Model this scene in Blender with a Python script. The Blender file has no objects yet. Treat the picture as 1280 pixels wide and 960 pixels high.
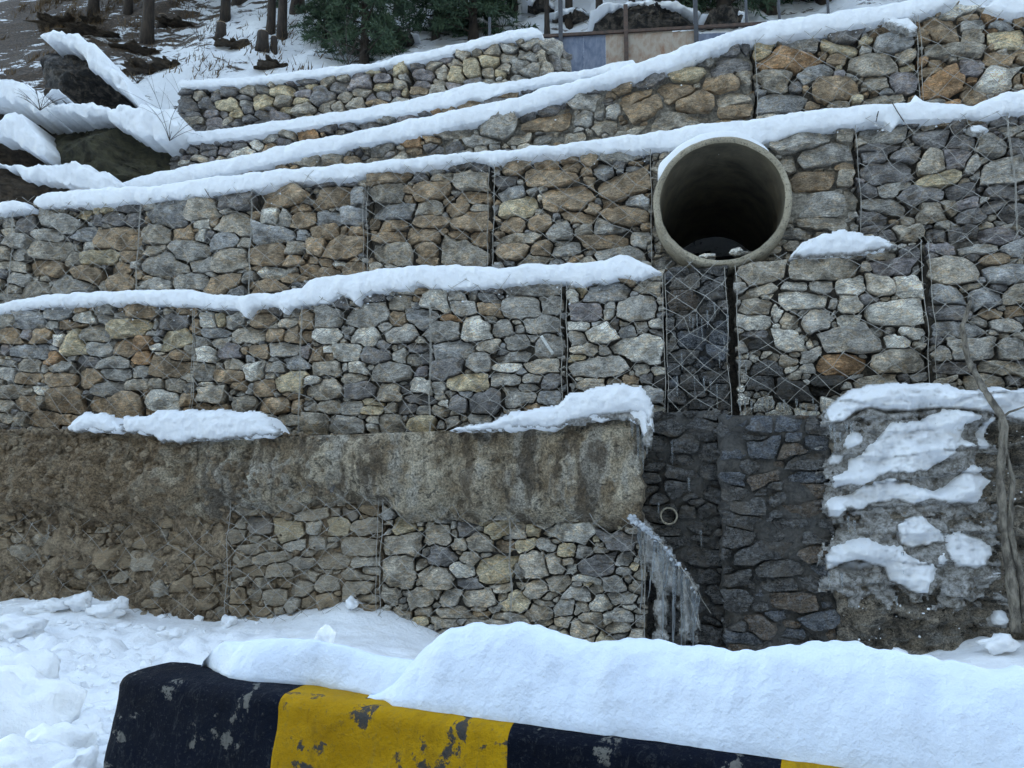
import bpy, math, random
import numpy as np
from mathutils import Vector, noise as mn
R = math.radians
random.seed(7); rng = np.random.default_rng(7)
sc = bpy.context.scene
col = sc.collection

# ------------------------------------------------------------------ camera, sky, sun, exposure
PITCH = 6.84; CH = 1.35
cam = bpy.data.objects.new('camera', bpy.data.cameras.new('camera')); col.objects.link(cam)
cam.location = (0, 0, CH); cam.rotation_euler = (R(90 + PITCH), 0, 0)
cam.data.sensor_width = 36; cam.data.lens = 36 * 1000 / 1280; cam.data.clip_start = .05; cam.data.clip_end = 500
sc.camera = cam
world = bpy.data.worlds.new('World'); sc.world = world; world.use_nodes = True
wn = world.node_tree; bg = wn.nodes['Background']
sky = wn.nodes.new('ShaderNodeTexSky'); sky.sky_type = 'NISHITA'; sky.sun_disc = False
SUN_EL, SUN_ROT = 20, 8          # the sun stands behind the hill: the whole slope is in open shade
sky.sun_elevation = R(SUN_EL); sky.sun_rotation = R(SUN_ROT); sky.altitude = 2000; sky.air_density = 1.0; sky.dust_density = 2.5; sky.ozone_density = 1.0
wn.links.new(sky.outputs[0], bg.inputs[0]); bg.inputs[1].default_value = .15
sl = bpy.data.lights.new('sun', 'SUN'); sl.energy = 2.5; sl.angle = R(.5); sl.color = (1, .95, .88)
so = bpy.data.objects.new('sun', sl); col.objects.link(so); so.location = (0, 0, 30)
sd = Vector((math.sin(R(SUN_ROT)) * math.cos(R(SUN_EL)), math.cos(R(SUN_ROT)) * math.cos(R(SUN_EL)), math.sin(R(SUN_EL))))
so.rotation_euler = sd.to_track_quat('Z', 'Y').to_euler()
vs = sc.view_settings; vs.view_transform = 'Standard'; vs.look = 'None'; vs.gamma = 1; vs.use_curve_mapping = False
vs.exposure = 3.17
vs.use_white_balance = True; vs.white_balance_temperature = 9300; vs.white_balance_tint = 8
sc.cycles.max_bounces = 5; sc.cycles.diffuse_bounces = 3; sc.cycles.transmission_bounces = 4; sc.cycles.transparent_max_bounces = 6

# ------------------------------------------------------------------ geometry helpers
SP, CP = math.sin(R(PITCH)), math.cos(R(PITCH))
def ray(px, py):
    x, y = (px - 640) / 1000, (480 - py) / 1000
    return np.array((x, CP - y * SP, SP + y * CP))
CAM = np.array((0, 0, CH))
YAW = 12.6
class Plane:
    """vertical plane: along t (metres, to the right), out n (towards the camera), up z"""
    def __init__(s, O, yaw, off=0.):
        s.t = np.array((math.cos(R(yaw)), -math.sin(R(yaw)), 0)); s.n = np.array((-math.sin(R(yaw)), -math.cos(R(yaw)), 0))
        s.O = np.array(O, float) + s.n * off
    def un(s, px, py, w=0.):
        d = ray(px, py); k = ((s.O + s.n * w - CAM) @ s.n) / (d @ s.n)
        p = CAM + d * k - s.O
        return p @ s.t, p[2]
    def P(s, u, z, w=0.): return s.O + s.t * u + s.n * w + np.array((0, 0, z))
W0 = (0, 6.45, 0)
PL = {1: Plane(W0, YAW, 0), 2: Plane(W0, YAW, -.30), 3: Plane(W0, YAW, -.62), 4: Plane(W0, YAW, -1.05), 5: Plane(W0, YAW, -1.6), 6: Plane(W0, YAW, -2.2)}
def on_z(px, py, z):
    d = ray(px, py); k = (z - CH) / d[2]; return CAM + d * k
def at_y(px, py, Y):
    d = ray(px, py); return CAM + d * (Y / d[1])
def nz(x, y, z=0., s=1.): return mn.noise(Vector((x * s, y * s, z * s)))
def fbm(x, y, z=0., s=1., o=4): return mn.fractal(Vector((x * s, y * s, z * s)), 1.0, 2.0, o)

def link(o, parent=None, tags=None):
    col.objects.link(o)
    if parent is not None: o.parent = parent
    if tags:
        for k, v in tags.items():
            if v: o[k] = v
    return o
def mesh(name, V, F, mat, parent=None, origin=None, smooth=True, sharp=None, **tags):
    V = np.asarray(V, float)
    if origin is None: origin = V.mean(0) if parent is not None else np.array((V[:, 0].mean(), V[:, 1].mean(), V[:, 2].min()))
    me = bpy.data.meshes.new(name); me.from_pydata((V - origin).tolist(), [], [list(map(int, f)) for f in F]); me.update()
    if smooth:
        me.polygons.foreach_set('use_smooth', [True] * len(me.polygons))
        if sharp: me.set_sharp_from_angle(angle=R(sharp))
    if mat: me.materials.append(mat)
    o = bpy.data.objects.new(name, me)
    o.location = origin - (np.array(parent.location) if parent is not None else 0)
    if parent is not None and parent.parent is not None: o.location = Vector(o.location) - parent.parent.location
    return link(o, parent, tags)
def empty(name, loc, **tags):
    o = bpy.data.objects.new(name, None); o.location = loc; o.empty_display_size = .2
    return link(o, None, tags)

def tube(pts, rad, n=6, V=None, F=None, cap=True):
    """tapered tube along pts; appends to V, F"""
    if V is None: V, F = [], []
    pts = [np.array(p, float) for p in pts]
    if not hasattr(rad, '__len__'): rad = [rad] * len(pts)
    b = len(V)
    for i, p in enumerate(pts):
        t = pts[min(i + 1, len(pts) - 1)] - pts[max(i - 1, 0)]; t /= np.linalg.norm(t) + 1e-9
        a = np.cross(t, (0, 0, 1)) if abs(t[2]) < .9 else np.cross(t, (1, 0, 0)); a /= np.linalg.norm(a); c = np.cross(t, a)
        for k in range(n):
            th = 2 * math.pi * k / n; V.append(p + rad[i] * (math.cos(th) * a + math.sin(th) * c))
    for i in range(len(pts) - 1):
        for k in range(n): F.append((b + i * n + k, b + i * n + (k + 1) % n, b + (i + 1) * n + (k + 1) % n, b + (i + 1) * n + k))
    if cap:
        F.append(tuple(b + k for k in range(n))[::-1]); F.append(tuple(b + (len(pts) - 1) * n + k for k in range(n)))
    return V, F

# ------------------------------------------------------------------ materials
class NT:
    def __init__(s, name, rough=.8):
        s.m = bpy.data.materials.new(name); s.m.use_nodes = True; s.t = s.m.node_tree
        s.b = s.t.nodes['Principled BSDF']; s.b.inputs['Roughness'].default_value = rough
        s.out = s.t.nodes['Material Output']
    def n(s, typ, **kw):
        nd = s.t.nodes.new('ShaderNode' + typ)
        for k, v in kw.items():
            if k in nd.inputs.keys() if not hasattr(nd, k) else False: nd.inputs[k].default_value = v
            else: setattr(nd, k, v)
        return nd
    def l(s, a, b): s.t.links.new(a, b)
    def coord(s, scale=(1, 1, 1), rot=(0, 0, 0), rand=0, which='Object'):
        tc = s.n('TexCoord'); mp = s.n('Mapping'); mp.inputs['Scale'].default_value = scale; mp.inputs['Rotation'].default_value = rot
        s.l(tc.outputs[which], mp.inputs[0])
        if rand:
            oi = s.n('ObjectInfo'); ml = s.n('Math', operation='MULTIPLY'); ml.inputs[1].default_value = rand
            s.l(oi.outputs['Random'], ml.inputs[0]); s.l(ml.outputs[0], mp.inputs['Location'])
        return mp.outputs[0]
    def noise(s, v, sc_, det=6, rough=.6, dist=0.):
        nd = s.n('TexNoise'); nd.inputs['Scale'].default_value = sc_; nd.inputs['Detail'].default_value = det
        nd.inputs['Roughness'].default_value = rough; nd.inputs['Distortion'].default_value = dist
        if v is not None: s.l(v, nd.inputs['Vector'])
        return nd.outputs[0]
    def ramp(s, v, *stops, interp='LINEAR'):
        nd = s.n('ValToRGB'); cr = nd.color_ramp; cr.interpolation = interp
        while len(cr.elements) < len(stops): cr.elements.new(.5)
        for e, (p, c) in zip(cr.elements, stops):
            e.position = p; e.color = (c, c, c, 1) if not hasattr(c, '__len__') else (*c, 1)
        s.l(v, nd.inputs[0]); return nd.outputs[0]
    def mix(s, f, a, b, mode='MIX'):
        nd = s.n('Mix', data_type='RGBA', blend_type=mode)
        for sock, v in ((nd.inputs['Factor'], f), (nd.inputs[6], a), (nd.inputs[7], b)):
            if hasattr(v, 'is_output') or isinstance(v, bpy.types.NodeSocket): s.l(v, sock)
            else: sock.default_value = v if not hasattr(v, '__len__') else (*v, 1)
        return nd.outputs[2]
    def bump(s, h, dist=.01, strength=1.):
        nd = s.n('Bump'); nd.inputs['Distance'].default_value = dist; nd.inputs['Strength'].default_value = strength
        s.l(h, nd.inputs['Height']); s.l(nd.outputs[0], s.b.inputs['Normal']); return nd
    def sep(s, v):
        nd = s.n('SeparateXYZ'); s.l(v, nd.inputs[0]); return nd.outputs
    def add(s, a, b, k=1.):
        nd = s.n('Math', operation='MULTIPLY_ADD'); s.l(b, nd.inputs[0]); nd.inputs[1].default_value = k; s.l(a, nd.inputs[2]); return nd.outputs[0]

def stone_mat(name, wet=0., dust=0.):
    m = NT(name, .85 - .6 * wet)
    oi = m.n('ObjectInfo')
    body = m.mix(1., oi.outputs['Color'], (1.50, 1.44, 1.35), 'MULTIPLY')      # the grain below darkens it again to 0.2 - 0.4
    v1 = m.coord((1, 1, 4.2), (R(8), R(14), R(20)), rand=37)      # strata
    v2 = m.coord(rand=91); v3 = m.coord((1, 1, 1.6), (R(20), R(-35), 0), rand=53)
    st = m.noise(v1, 15, 7, .72, .8); big = m.noise(v2, 8, 5, .6); fine = m.noise(v3, 75, 5, .78); sp = m.noise(v2, 34, 6, .78); vein = m.noise(v3, 11, 4, .55, 1.6)
    c = m.mix(1., body, m.ramp(st, (.34, .45), (.45, .85), (.54, 1.06), (.66, 1.6)), 'MULTIPLY')
    c = m.mix(1., c, m.ramp(fine, (.38, .62), (.5, 1.0), (.62, 1.38)), 'MULTIPLY')
    c = m.mix(1., c, m.ramp(big, (.38, .6), (.5, 1.0), (.62, 1.35)), 'MULTIPLY')
    tint = m.mix(1., c, (1.13, .96, .78), 'MULTIPLY')
    c = m.mix(m.ramp(vein, (.5, 0.), (.62, .8)), c, tint)
    c = m.mix(m.ramp(sp, (.60, 0.), (.70, .5 - .3 * wet)), c, (.42, .41, .38))        # pale mineral crust
    c = m.mix(m.ramp(sp, (.34, .7), (.43, 0.)), c, (.03, .028, .026))
    if wet:
        c = m.mix(1., c, m.ramp(fine, (.40, .45), (.5, 1.), (.60, 2.1)), 'MULTIPLY'); c = m.mix(m.ramp(st, (.53, 0.), (.60, .5)), c, (.20, .19, .175)); c = m.mix(m.ramp(sp, (.50, 0.), (.58, .4)), c, (.26, .26, .26)); c = m.mix(m.ramp(big, (.54, 0.), (.62, .5)), c, (.10, .075, .05))
    if dust: c = m.mix(m.ramp(big, (.35, .25 * dust), (.6, dust)), c, (.30, .235, .165))
    m.l(c, m.b.inputs['Base Color'])
    h = m.add(st, fine, .45); h = m.add(h, sp, .7)
    m.bump(h, .022, 1.); m.b.inputs['Specular IOR Level'].default_value = .3 + .3 * wet
    if wet:
        m.l(m.ramp(big, (.40, .10), (.60, .5)), m.b.inputs['Roughness'])
    return m.m
M = {}
M['stone'] = stone_mat('rock_dry'); M['wet'] = stone_mat('rock_wet', .75); M['dusty'] = stone_mat('rock_dusty', 0, .62)

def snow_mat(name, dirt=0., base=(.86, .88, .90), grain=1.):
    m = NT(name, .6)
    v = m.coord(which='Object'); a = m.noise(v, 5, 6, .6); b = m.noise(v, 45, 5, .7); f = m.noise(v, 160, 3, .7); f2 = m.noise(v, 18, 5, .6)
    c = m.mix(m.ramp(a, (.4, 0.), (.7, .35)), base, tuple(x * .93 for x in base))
    sp = m.noise(v, 75, 4, .8)
    c = m.mix(m.ramp(sp, (.66, 0.), (.72, .5)), c, (.36, .29, .22))
    if dirt:
        d = m.noise(v, 3.2, 8, .72, .5)
        c = m.mix(m.ramp(d, (.50, 0.), (.72, dirt)), c, (.42, .36, .29))
    m.l(c, m.b.inputs['Base Color'])
    m.b.inputs['Subsurface Weight'].default_value = .0
    h = m.add(f2, b, .3); h = m.add(h, f, .10); m.bump(h, .018 * grain, .8)
    return m.m
M['snow'] = snow_mat('snow_fresh', 0.10, grain=1.3); M['snow_shade_blue'] = snow_mat('snow_shade_blue', .12, (.69, .785, .90), .9); M['snow_dirty'] = snow_mat('snow_dirty', .55); M['snow_road'] = snow_mat('snow_trodden', .35, grain=1.5)  # barrier snow: the blue of open shade is painted into its base colour

def fill_mat(name, c1, c2, rough=.95, wet=0, bd=.02):
    m = NT(name, rough); v = m.coord()
    a = m.noise(v, 6, 8, .7, .4); b = m.noise(v, 40, 6, .75)
    c = m.mix(m.ramp(a, (.38, 0.), (.62, 1.)), c1, c2); c = m.mix(1., c, m.ramp(b, (.38, .5), (.62, 1.5)), 'MULTIPLY')
    m.l(c, m.b.inputs['Base Color']); h = m.add(a, b, .6); m.bump(h, bd, 1.)
    if wet: m.l(m.ramp(a, (.35, .15), (.65, .55)), m.b.inputs['Roughness'])
    return m.m
M['fill'] = fill_mat('rubble_fill', (.06, .05, .04), (.13, .11, .085))
M['mortar'] = fill_mat('mortar', (.15, .13, .105), (.36, .32, .26), bd=.03)
M['soil'] = fill_mat('earth', (.15, .10, .06), (.40, .30, .20), bd=.06)
M['wetfill'] = fill_mat('wet_rubble', (.02, .02, .02), (.05, .047, .04), wet=1)
M['wetmortar'] = fill_mat('wet_mortar', (.028, .026, .023), (.075, .067, .057), wet=1)

def concrete_band():
    m = NT('earthy_concrete', .92); v = m.coord(); 
    a = m.noise(v, 3.2, 8, .7, .5); b = m.noise(v, 11, 7, .75, .8); f = m.noise(v, 60, 5, .75)
    x = m.sep(v)[0]
    soil = m.mix(m.ramp(b, (.3, 0.), (.7, 1.)), (.165, .102, .056), (.48, .345, .215))
    conc = m.mix(m.ramp(a, (.40, 0.), (.58, 1.)), (.33, .24, .15), (.64, .54, .40))
    vv = m.coord((3.2, 3.2, .9)); st = m.noise(vv, 1.6, 6, .6, .3)
    conc = m.mix(m.ramp(st, (.50, 0.), (.58, .6)), conc, (.50, .47, .41))      # pale lime runs
    conc = m.mix(m.ramp(b, (.54, 0.), (.62, .9)), conc, (.09, .075, .055))
    dk = m.noise(m.coord((2.6, 2.6, .55)), 2.3, 6, .65, .4); conc = m.mix(m.ramp(dk, (.50, 0.), (.58, .75)), conc, (.115, .08, .05)); soil = m.mix(m.ramp(dk, (.52, 0.), (.60, .6)), soil, (.40, .33, .24)); s = m.add(x, a, 2.2)
    c = m.mix(m.ramp(s, (.0, 1.), (1., 0.)), conc, soil)
    mp = m.n('MapRange'); mp.inputs['From Min'].default_value = .75; mp.inputs['From Max'].default_value = 1.25; m.l(s, mp.inputs[0])
    c = m.mix(mp.outputs[0], soil, conc)
    c = m.mix(1., c, m.ramp(f, (.38, .45), (.5, 1.), (.62, 1.6)), 'MULTIPLY')
    m.l(c, m.b.inputs['Base Color']); h = m.add(b, f, .5); h = m.add(h, a, .8); m.bump(h, .07, 1.); return m.m
M['band'] = concrete_band()
def icy_wall():
    m = NT('mud_and_ice_render', .5); v = m.coord()
    a = m.noise(v, 4, 9, .72, .6); b = m.noise(v, 16, 7, .78, .5); f = m.noise(v, 75, 5, .8)
    vs_ = m.coord((1, 1, 3.4)); st = m.noise(vs_, 6, 8, .75, .9)
    c = m.mix(m.ramp(a, (.40, 0.), (.58, 1.)), (.09, .075, .058), (.44, .36, .27))
    c = m.mix(m.ramp(st, (.50, 0.), (.62, .75)), c, (.40, .38, .34))
    c = m.mix(m.ramp(b, (.36, .85), (.46, 0.)), c, (.028, .025, .022))
    c = m.mix(1., c, m.ramp(f, (.40, .45), (.5, 1.), (.60, 1.7)), 'MULTIPLY')
    m.l(c, m.b.inputs['Base Color']); m.l(m.ramp(b, (.40, .2), (.58, .75)), m.b.inputs['Roughness'])
    h = m.add(a, b, .7); h = m.add(h, f, .35); h = m.add(h, st, .6); m.bump(h, .08, 1.); return m.m
M['icywall'] = icy_wall()
def simple(name, c1, c2, sc_=20, rough=.7, bd=.005, metal=0, st=(1, 1, 1), lo=.35, hi=.65):
    m = NT(name, rough); v = m.coord(st); a = m.noise(v, sc_, 7, .7, .3)
    m.l(m.mix(m.ramp(a, (lo, 0.), (hi, 1.)), c1, c2), m.b.inputs['Base Color']); m.bump(a, bd, 1.); m.b.inputs['Metallic'].default_value = metal; return m.m
M['wire'] = simple('galvanised_wire', (.55, .53, .49), (.26, .235, .2), 12, .5, .001, .3)
M['bark'] = simple('bark', (.012, .009, .008), (.06, .042, .03), 14, .95, .02, 0, (1, 1, .25))
M['needles'] = simple('needles', (.018, .042, .026), (.07, .12, .06), 5, .8, .001)
M['twig'] = simple('vine_bark', (.07, .058, .045), (.26, .225, .18), 26, .9, .03, 0, (1, 1, .35), .4, .6)
M['thin_twig'] = simple('dry_twig', (.03, .024, .02), (.08, .06, .05), 30, .9, .002)
M['boulder'] = simple('dark_boulder', (.018, .015, .013), (.16, .13, .105), 9, .8, .12, lo=.46, hi=.64)
M['mossy'] = simple('mossy_boulder', (.022, .019, .013), (.09, .082, .045), 9, .95, .08)
M['peat'] = simple('bare_earth', (.03, .021, .015), (.11, .08, .055), 12, .95, .05)
M['grass'] = simple('dry_grass_blades', (.05, .032, .018), (.20, .13, .07), 2, .9, .001)
M['quartz'] = simple('quartz', (.55, .54, .50), (.72, .71, .67), 20, .6, .004)
M['cutwood'] = simple('cut_wood', (.30, .20, .12), (.42, .30, .2), 20, .8, .004)
M['asphalt'] = simple('asphalt', (.03, .03, .032), (.07, .07, .072), 60, .7, .004)
M['forest'] = simple('forested_slope', (.02, .028, .02), (.16, .18, .19), .35, .95, .2, 0, (1, 1, 1), .4, .75)
M['post'] = simple('painted_post', (.03, .035, .045), (.06, .06, .065), 20, .6, .002)
M['rustpost'] = simple('rusty_post', (.05, .035, .03), (.12, .07, .05), 20, .8, .004)
M['bluesheet'] = simple('blue_painted_sheet', (.06, .09, .15), (.19, .22, .28), 9, .6, .004, 0, (1, 1, .5))
M['rustsheet'] = simple('flaking_rusty_sheet', (.38, .32, .26), (.25, .12, .07), 9, .8, .004, 0, (1, 1, .6), .45, .7)
def pipe_mat():
    m = NT('pipe_concrete', .9); v = m.coord(); a = m.noise(v, 3, 7, .65, .3); f = m.noise(v, 55, 5, .75); b = m.noise(v, 13, 6, .7)
    c = m.mix(m.ramp(a, (.35, 0.), (.65, 1.)), (.27, .225, .16), (.50, .43, .32)); c = m.mix(m.ramp(f, (.53, 0.), (.60, .8)), c, (.13, .115, .09))
    c = m.mix(m.ramp(b, (.62, 0.), (.70, .7)), c, (.10, .075, .05)); m.l(c, m.b.inputs['Base Color']); m.bump(m.add(b, f, .5), .03, 1.); return m.m
M['pipe'] = pipe_mat()
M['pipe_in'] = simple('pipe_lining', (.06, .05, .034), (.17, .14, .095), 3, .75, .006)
M['pipe_dark'] = simple('shaded_silt', (.004, .0035, .003), (.012, .011, .009), 10, .9, .01)  # near-black: the darkness inside the pipe is painted into this colour
def ice_mat():
    m = NT('ice', .12); m.b.inputs['Base Color'].default_value = (.85, .9, .93, 1); m.b.inputs['Transmission Weight'].default_value = .95
    m.b.inputs['IOR'].default_value = 1.31; v = m.coord((1, 1, .3)); a = m.noise(v, 30, 6, .7); m.bump(a, .01, 1.)
    m.l(m.ramp(a, (.4, .08), (.65, .5)), m.b.inputs['Roughness']); return m.m
M['ice'] = ice_mat(); M['frost'] = simple('frosted_ice', (.26, .28, .30), (.62, .66, .70), 40, .35, .008)
M['dirtyice'] = simple('dirty_ice', (.10, .092, .082), (.42, .42, .42), 9, .22, .02, 0, (1, 1, 2.5), .38, .68)
def paint(name, c1, c2, chip, edge=.62, under=(.17, .165, .15)):
    m = NT(name, .55); v = m.coord(); a = m.noise(v, 4, 7, .65); ch = m.noise(v, 7.5, 7, .62, .3); f = m.noise(v, 70, 5, .75); b = m.noise(v, 20, 6, .75)
    c = m.mix(m.ramp(a, (.35, 0.), (.65, 1.)), c1, c2)
    c = m.mix(m.ramp(f, (.56, 0.), (.64, .5)), c, chip); sc2 = m.noise(m.coord((1, 1, .3)), 26, 6, .8, 1.); c = m.mix(m.ramp(sc2, (.56, 0.), (.62, .35)), c, chip)
    k = m.ramp(m.add(ch, b, .34), (edge + .145, 0.), (edge + .17, 1.)); c = m.mix(k, c, under)
    gr = m.noise(m.coord((1, 1, .45)), 9, 8, .78, .6); c = m.mix(m.ramp(gr, (.52, 0.), (.66, .45)), c, tuple(x * .38 + .012 for x in c1)); c = m.mix(m.ramp(b, (.57, 0.), (.64, .5)), c, tuple(x * .5 + .02 for x in c1))
    m.l(c, m.b.inputs['Base Color']); m.l(m.ramp(a, (.3, .6), (.7, .85)), m.b.inputs['Roughness']); m.b.inputs['Specular IOR Level'].default_value = .06
    h = m.add(b, f, .6); h = m.add(h, gr, .6); bn = m.bump(h, .014, 1.)
    return m.m
M['black'] = paint('black_paint', (.002, .0045, .011), (.006, .010, .020), (.06, .065, .07), .63)
M['yellow'] = paint('yellow_paint', (.44, .225, .010), (.60, .33, .018), (.30, .2, .05), .60, (.07, .067, .064))
def hill_mat():
    m = NT('snowy_slope', .8); v = m.coord(); 
    vv = m.coord((.7, 1, 1.7), (R(0), R(14), 0)); p = m.noise(vv, 2.1, 9, .74, .5); q = m.noise(v, .22, 3, .5); f = m.noise(v, 22, 5, .7)
    g = m.mix(m.ramp(f, (.38, 0.), (.62, 1.)), (.022, .014, .009), (.115, .072, .042))
    s = m.mix(m.ramp(f, (.4, 0.), (.7, .3)), (.86, .88, .9), (.78, .8, .82))
    x, y, z = m.sep(v)[:3]
    # the bare ground lies higher up, on the flank
    mr = m.n('MapRange'); mr.inputs['From Min'].default_value = -5.; mr.inputs['From Max'].default_value = -8.2; m.l(x, mr.inputs[0])
    mz = m.n('MapRange'); mz.inputs['From Min'].default_value = 6.8; mz.inputs['From Max'].default_value = 9.; m.l(z, mz.inputs[0])
    ml = m.n('Math', operation='MULTIPLY'); m.l(mr.outputs[0], ml.inputs[0]); m.l(mz.outputs[0], ml.inputs[1])
    t = m.add(p, ml.outputs[0], .17)
    m.l(m.mix(m.ramp(t, (.565, 0.), (.60, 1.)), s, g), m.b.inputs['Base Color']); h = m.add(f, p, 2.); m.bump(h, .05, 1.); return m.m
M['hill'] = hill_mat()

# ------------------------------------------------------------------ stones packed from traced sizes
COL = dict(g=(.295, .287, .272), b=(.27, .277, .285), l=(.47, .46, .43), t=(.315, .288, .25), n=(.276, .212, .153), y=(.40, .345, .25),
           k=(.165, .162, .165), p=(.225, .212, .222), o=(.30, .19, .115), d=(.25, .19, .13), w=(.042, .041, .040), B=(.055, .065, .08), W=(.07, .052, .038))
def parse(x0, y0, s, txt):
    out = []
    for it in txt.replace('\n', ' ').split(','):
        f = it.split()
        if len(f) < 5: continue
        X, Y, W, H = map(float, f[:4]); out.append((x0 + X / s, y0 + Y / s, W / s, H / s, f[4], float(f[5]) if len(f) > 5 else 0.))
    return out
class Poly:
    def __init__(s, pl, pts, w=0.):
        q = sorted(pl.un(x, y, w) for x, y in pts); s.u = np.array([a for a, _ in q]); s.z = np.array([b for _, b in q])
    def __call__(s, u): return np.interp(u, s.u, s.z)
class Site:
    __slots__ = ('c', 'd', 'n', 'r', 'a', 'b', 'col', 'fixed')
    def __init__(s, c, a, b, rot, colr, k=None, jit=.12):
        s.c = np.array(c); s.a, s.b = a, b
        if k: th = 2 * math.pi * np.arange(k) / k; q = 2.; j_ = np.ones(k)
        else:
            U_ = random.uniform; th = [math.pi / 2 + U_(-.30, .30), -math.pi / 2 + U_(-.22, .22), U_(-.5, .5), math.pi + U_(-.5, .5)]; q = 1.2; j_ = [U_(.84, .98) for _ in th]
            for c0 in random.sample((.25, .75, 1.25, 1.75), random.choice((0, 1, 1, 1, 2, 2))): th.append(math.pi * c0 + U_(-.35, .35)); j_.append(U_(.66, .92))
            th = np.array(th); j_ = np.array(j_)
        h = (np.abs(a * np.cos(th)) ** q + np.abs(b * np.sin(th)) ** q) ** (1 / q) * j_
        # direction of the ellipse normal, turned by rot
        s.n = np.stack([np.cos(th + rot), np.sin(th + rot)], 1); s.d = h; s.r = math.sqrt(a * b); s.col = colr; s.fixed = False
    def N(s, p):
        v = (p - s.c) @ s.n.T / s.d
        return (np.clip(v, 0, None) ** 30).sum(-1) ** (1 / 30)
    def g(s, p): return (s.N(p) - 1) * s.r
STONE_TRI = 0
def stone_mesh(site, out, zfac=1., H=None):
    """outline (n x 2) -> verts (u, z, w)"""
    n = len(out); c = site.c; rel = out - c; size = min(np.ptp(out[:, 0]), np.ptp(out[:, 1]))
    H = H or min(.095, (.28 + .2 * random.random()) * size) * zfac
    off = random.uniform(-.045, .02) * zfac; tx, ty = random.uniform(-.28, .28) * zfac, random.uniform(-.34, .26) * zfac
    fac = []
    for _ in range(random.choice((3, 3, 4, 5))):
        a = random.random() * 6.28; fac.append((math.cos(a), math.sin(a), random.uniform(-.1, .36) * size, random.uniform(.25, 1.1)))
    V = []; sd = random.random() * 50
    rings = ((.78, -1), (.99, 0), (1., .22), (.975, .72), (.90, .93), (.68, .98), (.36, 1.0))
    for f, hh in rings:
        for k in range(n):
            x, y = rel[k] * f; X, Y = c[0] + x, c[1] + y
            if hh < 0: w = -.13
            else:
                w = H * hh
                for (ax, ay, d, sl) in fac: w = min(w, H * 1.0 - max(0, (ax * x + ay * y) - d) * sl)
                w = max(w, -.01 + H * hh * .25) + nz(X * 22 + sd, Y * 22, 3.) * .009 * (.3 + hh) * zfac + tx * x + ty * y + off
                if hh > 0:
                    X += nz(X * 30, Y * 30 + sd) * .004; Y += nz(X * 30 + 9, Y * 30 + sd) * .004
            V.append((X, Y, w))
    V.append((c[0], c[1], H + off + nz(sd, 1.) * .008))
    F = []; nr = len(rings)
    for r_ in range(nr - 1):
        for k in range(n): F.append((r_ * n + k, r_ * n + (k + 1) % n, (r_ + 1) * n + (k + 1) % n, (r_ + 1) * n + k))
    for k in range(n): F.append(((nr - 1) * n + k, (nr - 1) * n + (k + 1) % n, nr * n))
    return V, F

def edj(z): return .013 * np.sin(z * 21.) + .009 * np.sin(z * 53. + 1.3) + .005 * np.sin(z * 117.)
def backing(name, pl, u0, u1, top, bot, w, depth, mat, parent, amp=.02, step=.05, hole=None, sc_=4., bulge=None):
    nu = max(2, int((u1 - u0) / step) + 1); us = np.linspace(u0, u1, nu)
    hmax = max(float(np.max(top(us) - bot(us))), .05); nv = max(2, int(hmax / step) + 1); V = []; F = []; idx = {}
    for i, u in enumerate(us):
        a, b = float(bot(u)), float(top(u))
        for j in range(nv):
            z = a + (b - a) * j / (nv - 1); ww = w + amp * fbm(u, z, 1.7, sc_, 5) + (bulge(u, z, (z - a) / (b - a + 1e-6)) if bulge else 0)
            V.append(pl.P(u + float(edj(z)), z, ww))
    for i in range(nu - 1):
        for j in range(nv - 1):
            if hole:
                uc = (us[i] + us[i + 1]) / 2; a, b = float(bot(uc)), float(top(uc)); zc = a + (b - a) * (j + .5) / (nv - 1)
                if (uc - hole[0]) ** 2 + (zc - hole[1]) ** 2 < hole[2] ** 2: continue
            F.append((i * nv + j, (i + 1) * nv + j, (i + 1) * nv + j + 1, i * nv + j + 1))
    # skirts run back from every open edge so the body has its thickness
    cnt = {}
    for f in F:
        for k in range(4):
            e = (f[k], f[(k + 1) % 4]); cnt[tuple(sorted(e))] = cnt.get(tuple(sorted(e)), []) + [e]
    back = {}
    for key, es in cnt.items():
        if len(es) == 1:
            a, b = es[0]
            for q in (a, b):
                if q not in back: back[q] = len(V); V.append(V[q] - pl.n * depth)
            F.append((b, a, back[a], back[b]))
    return mesh(name, V, F, mat, parent)

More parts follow.
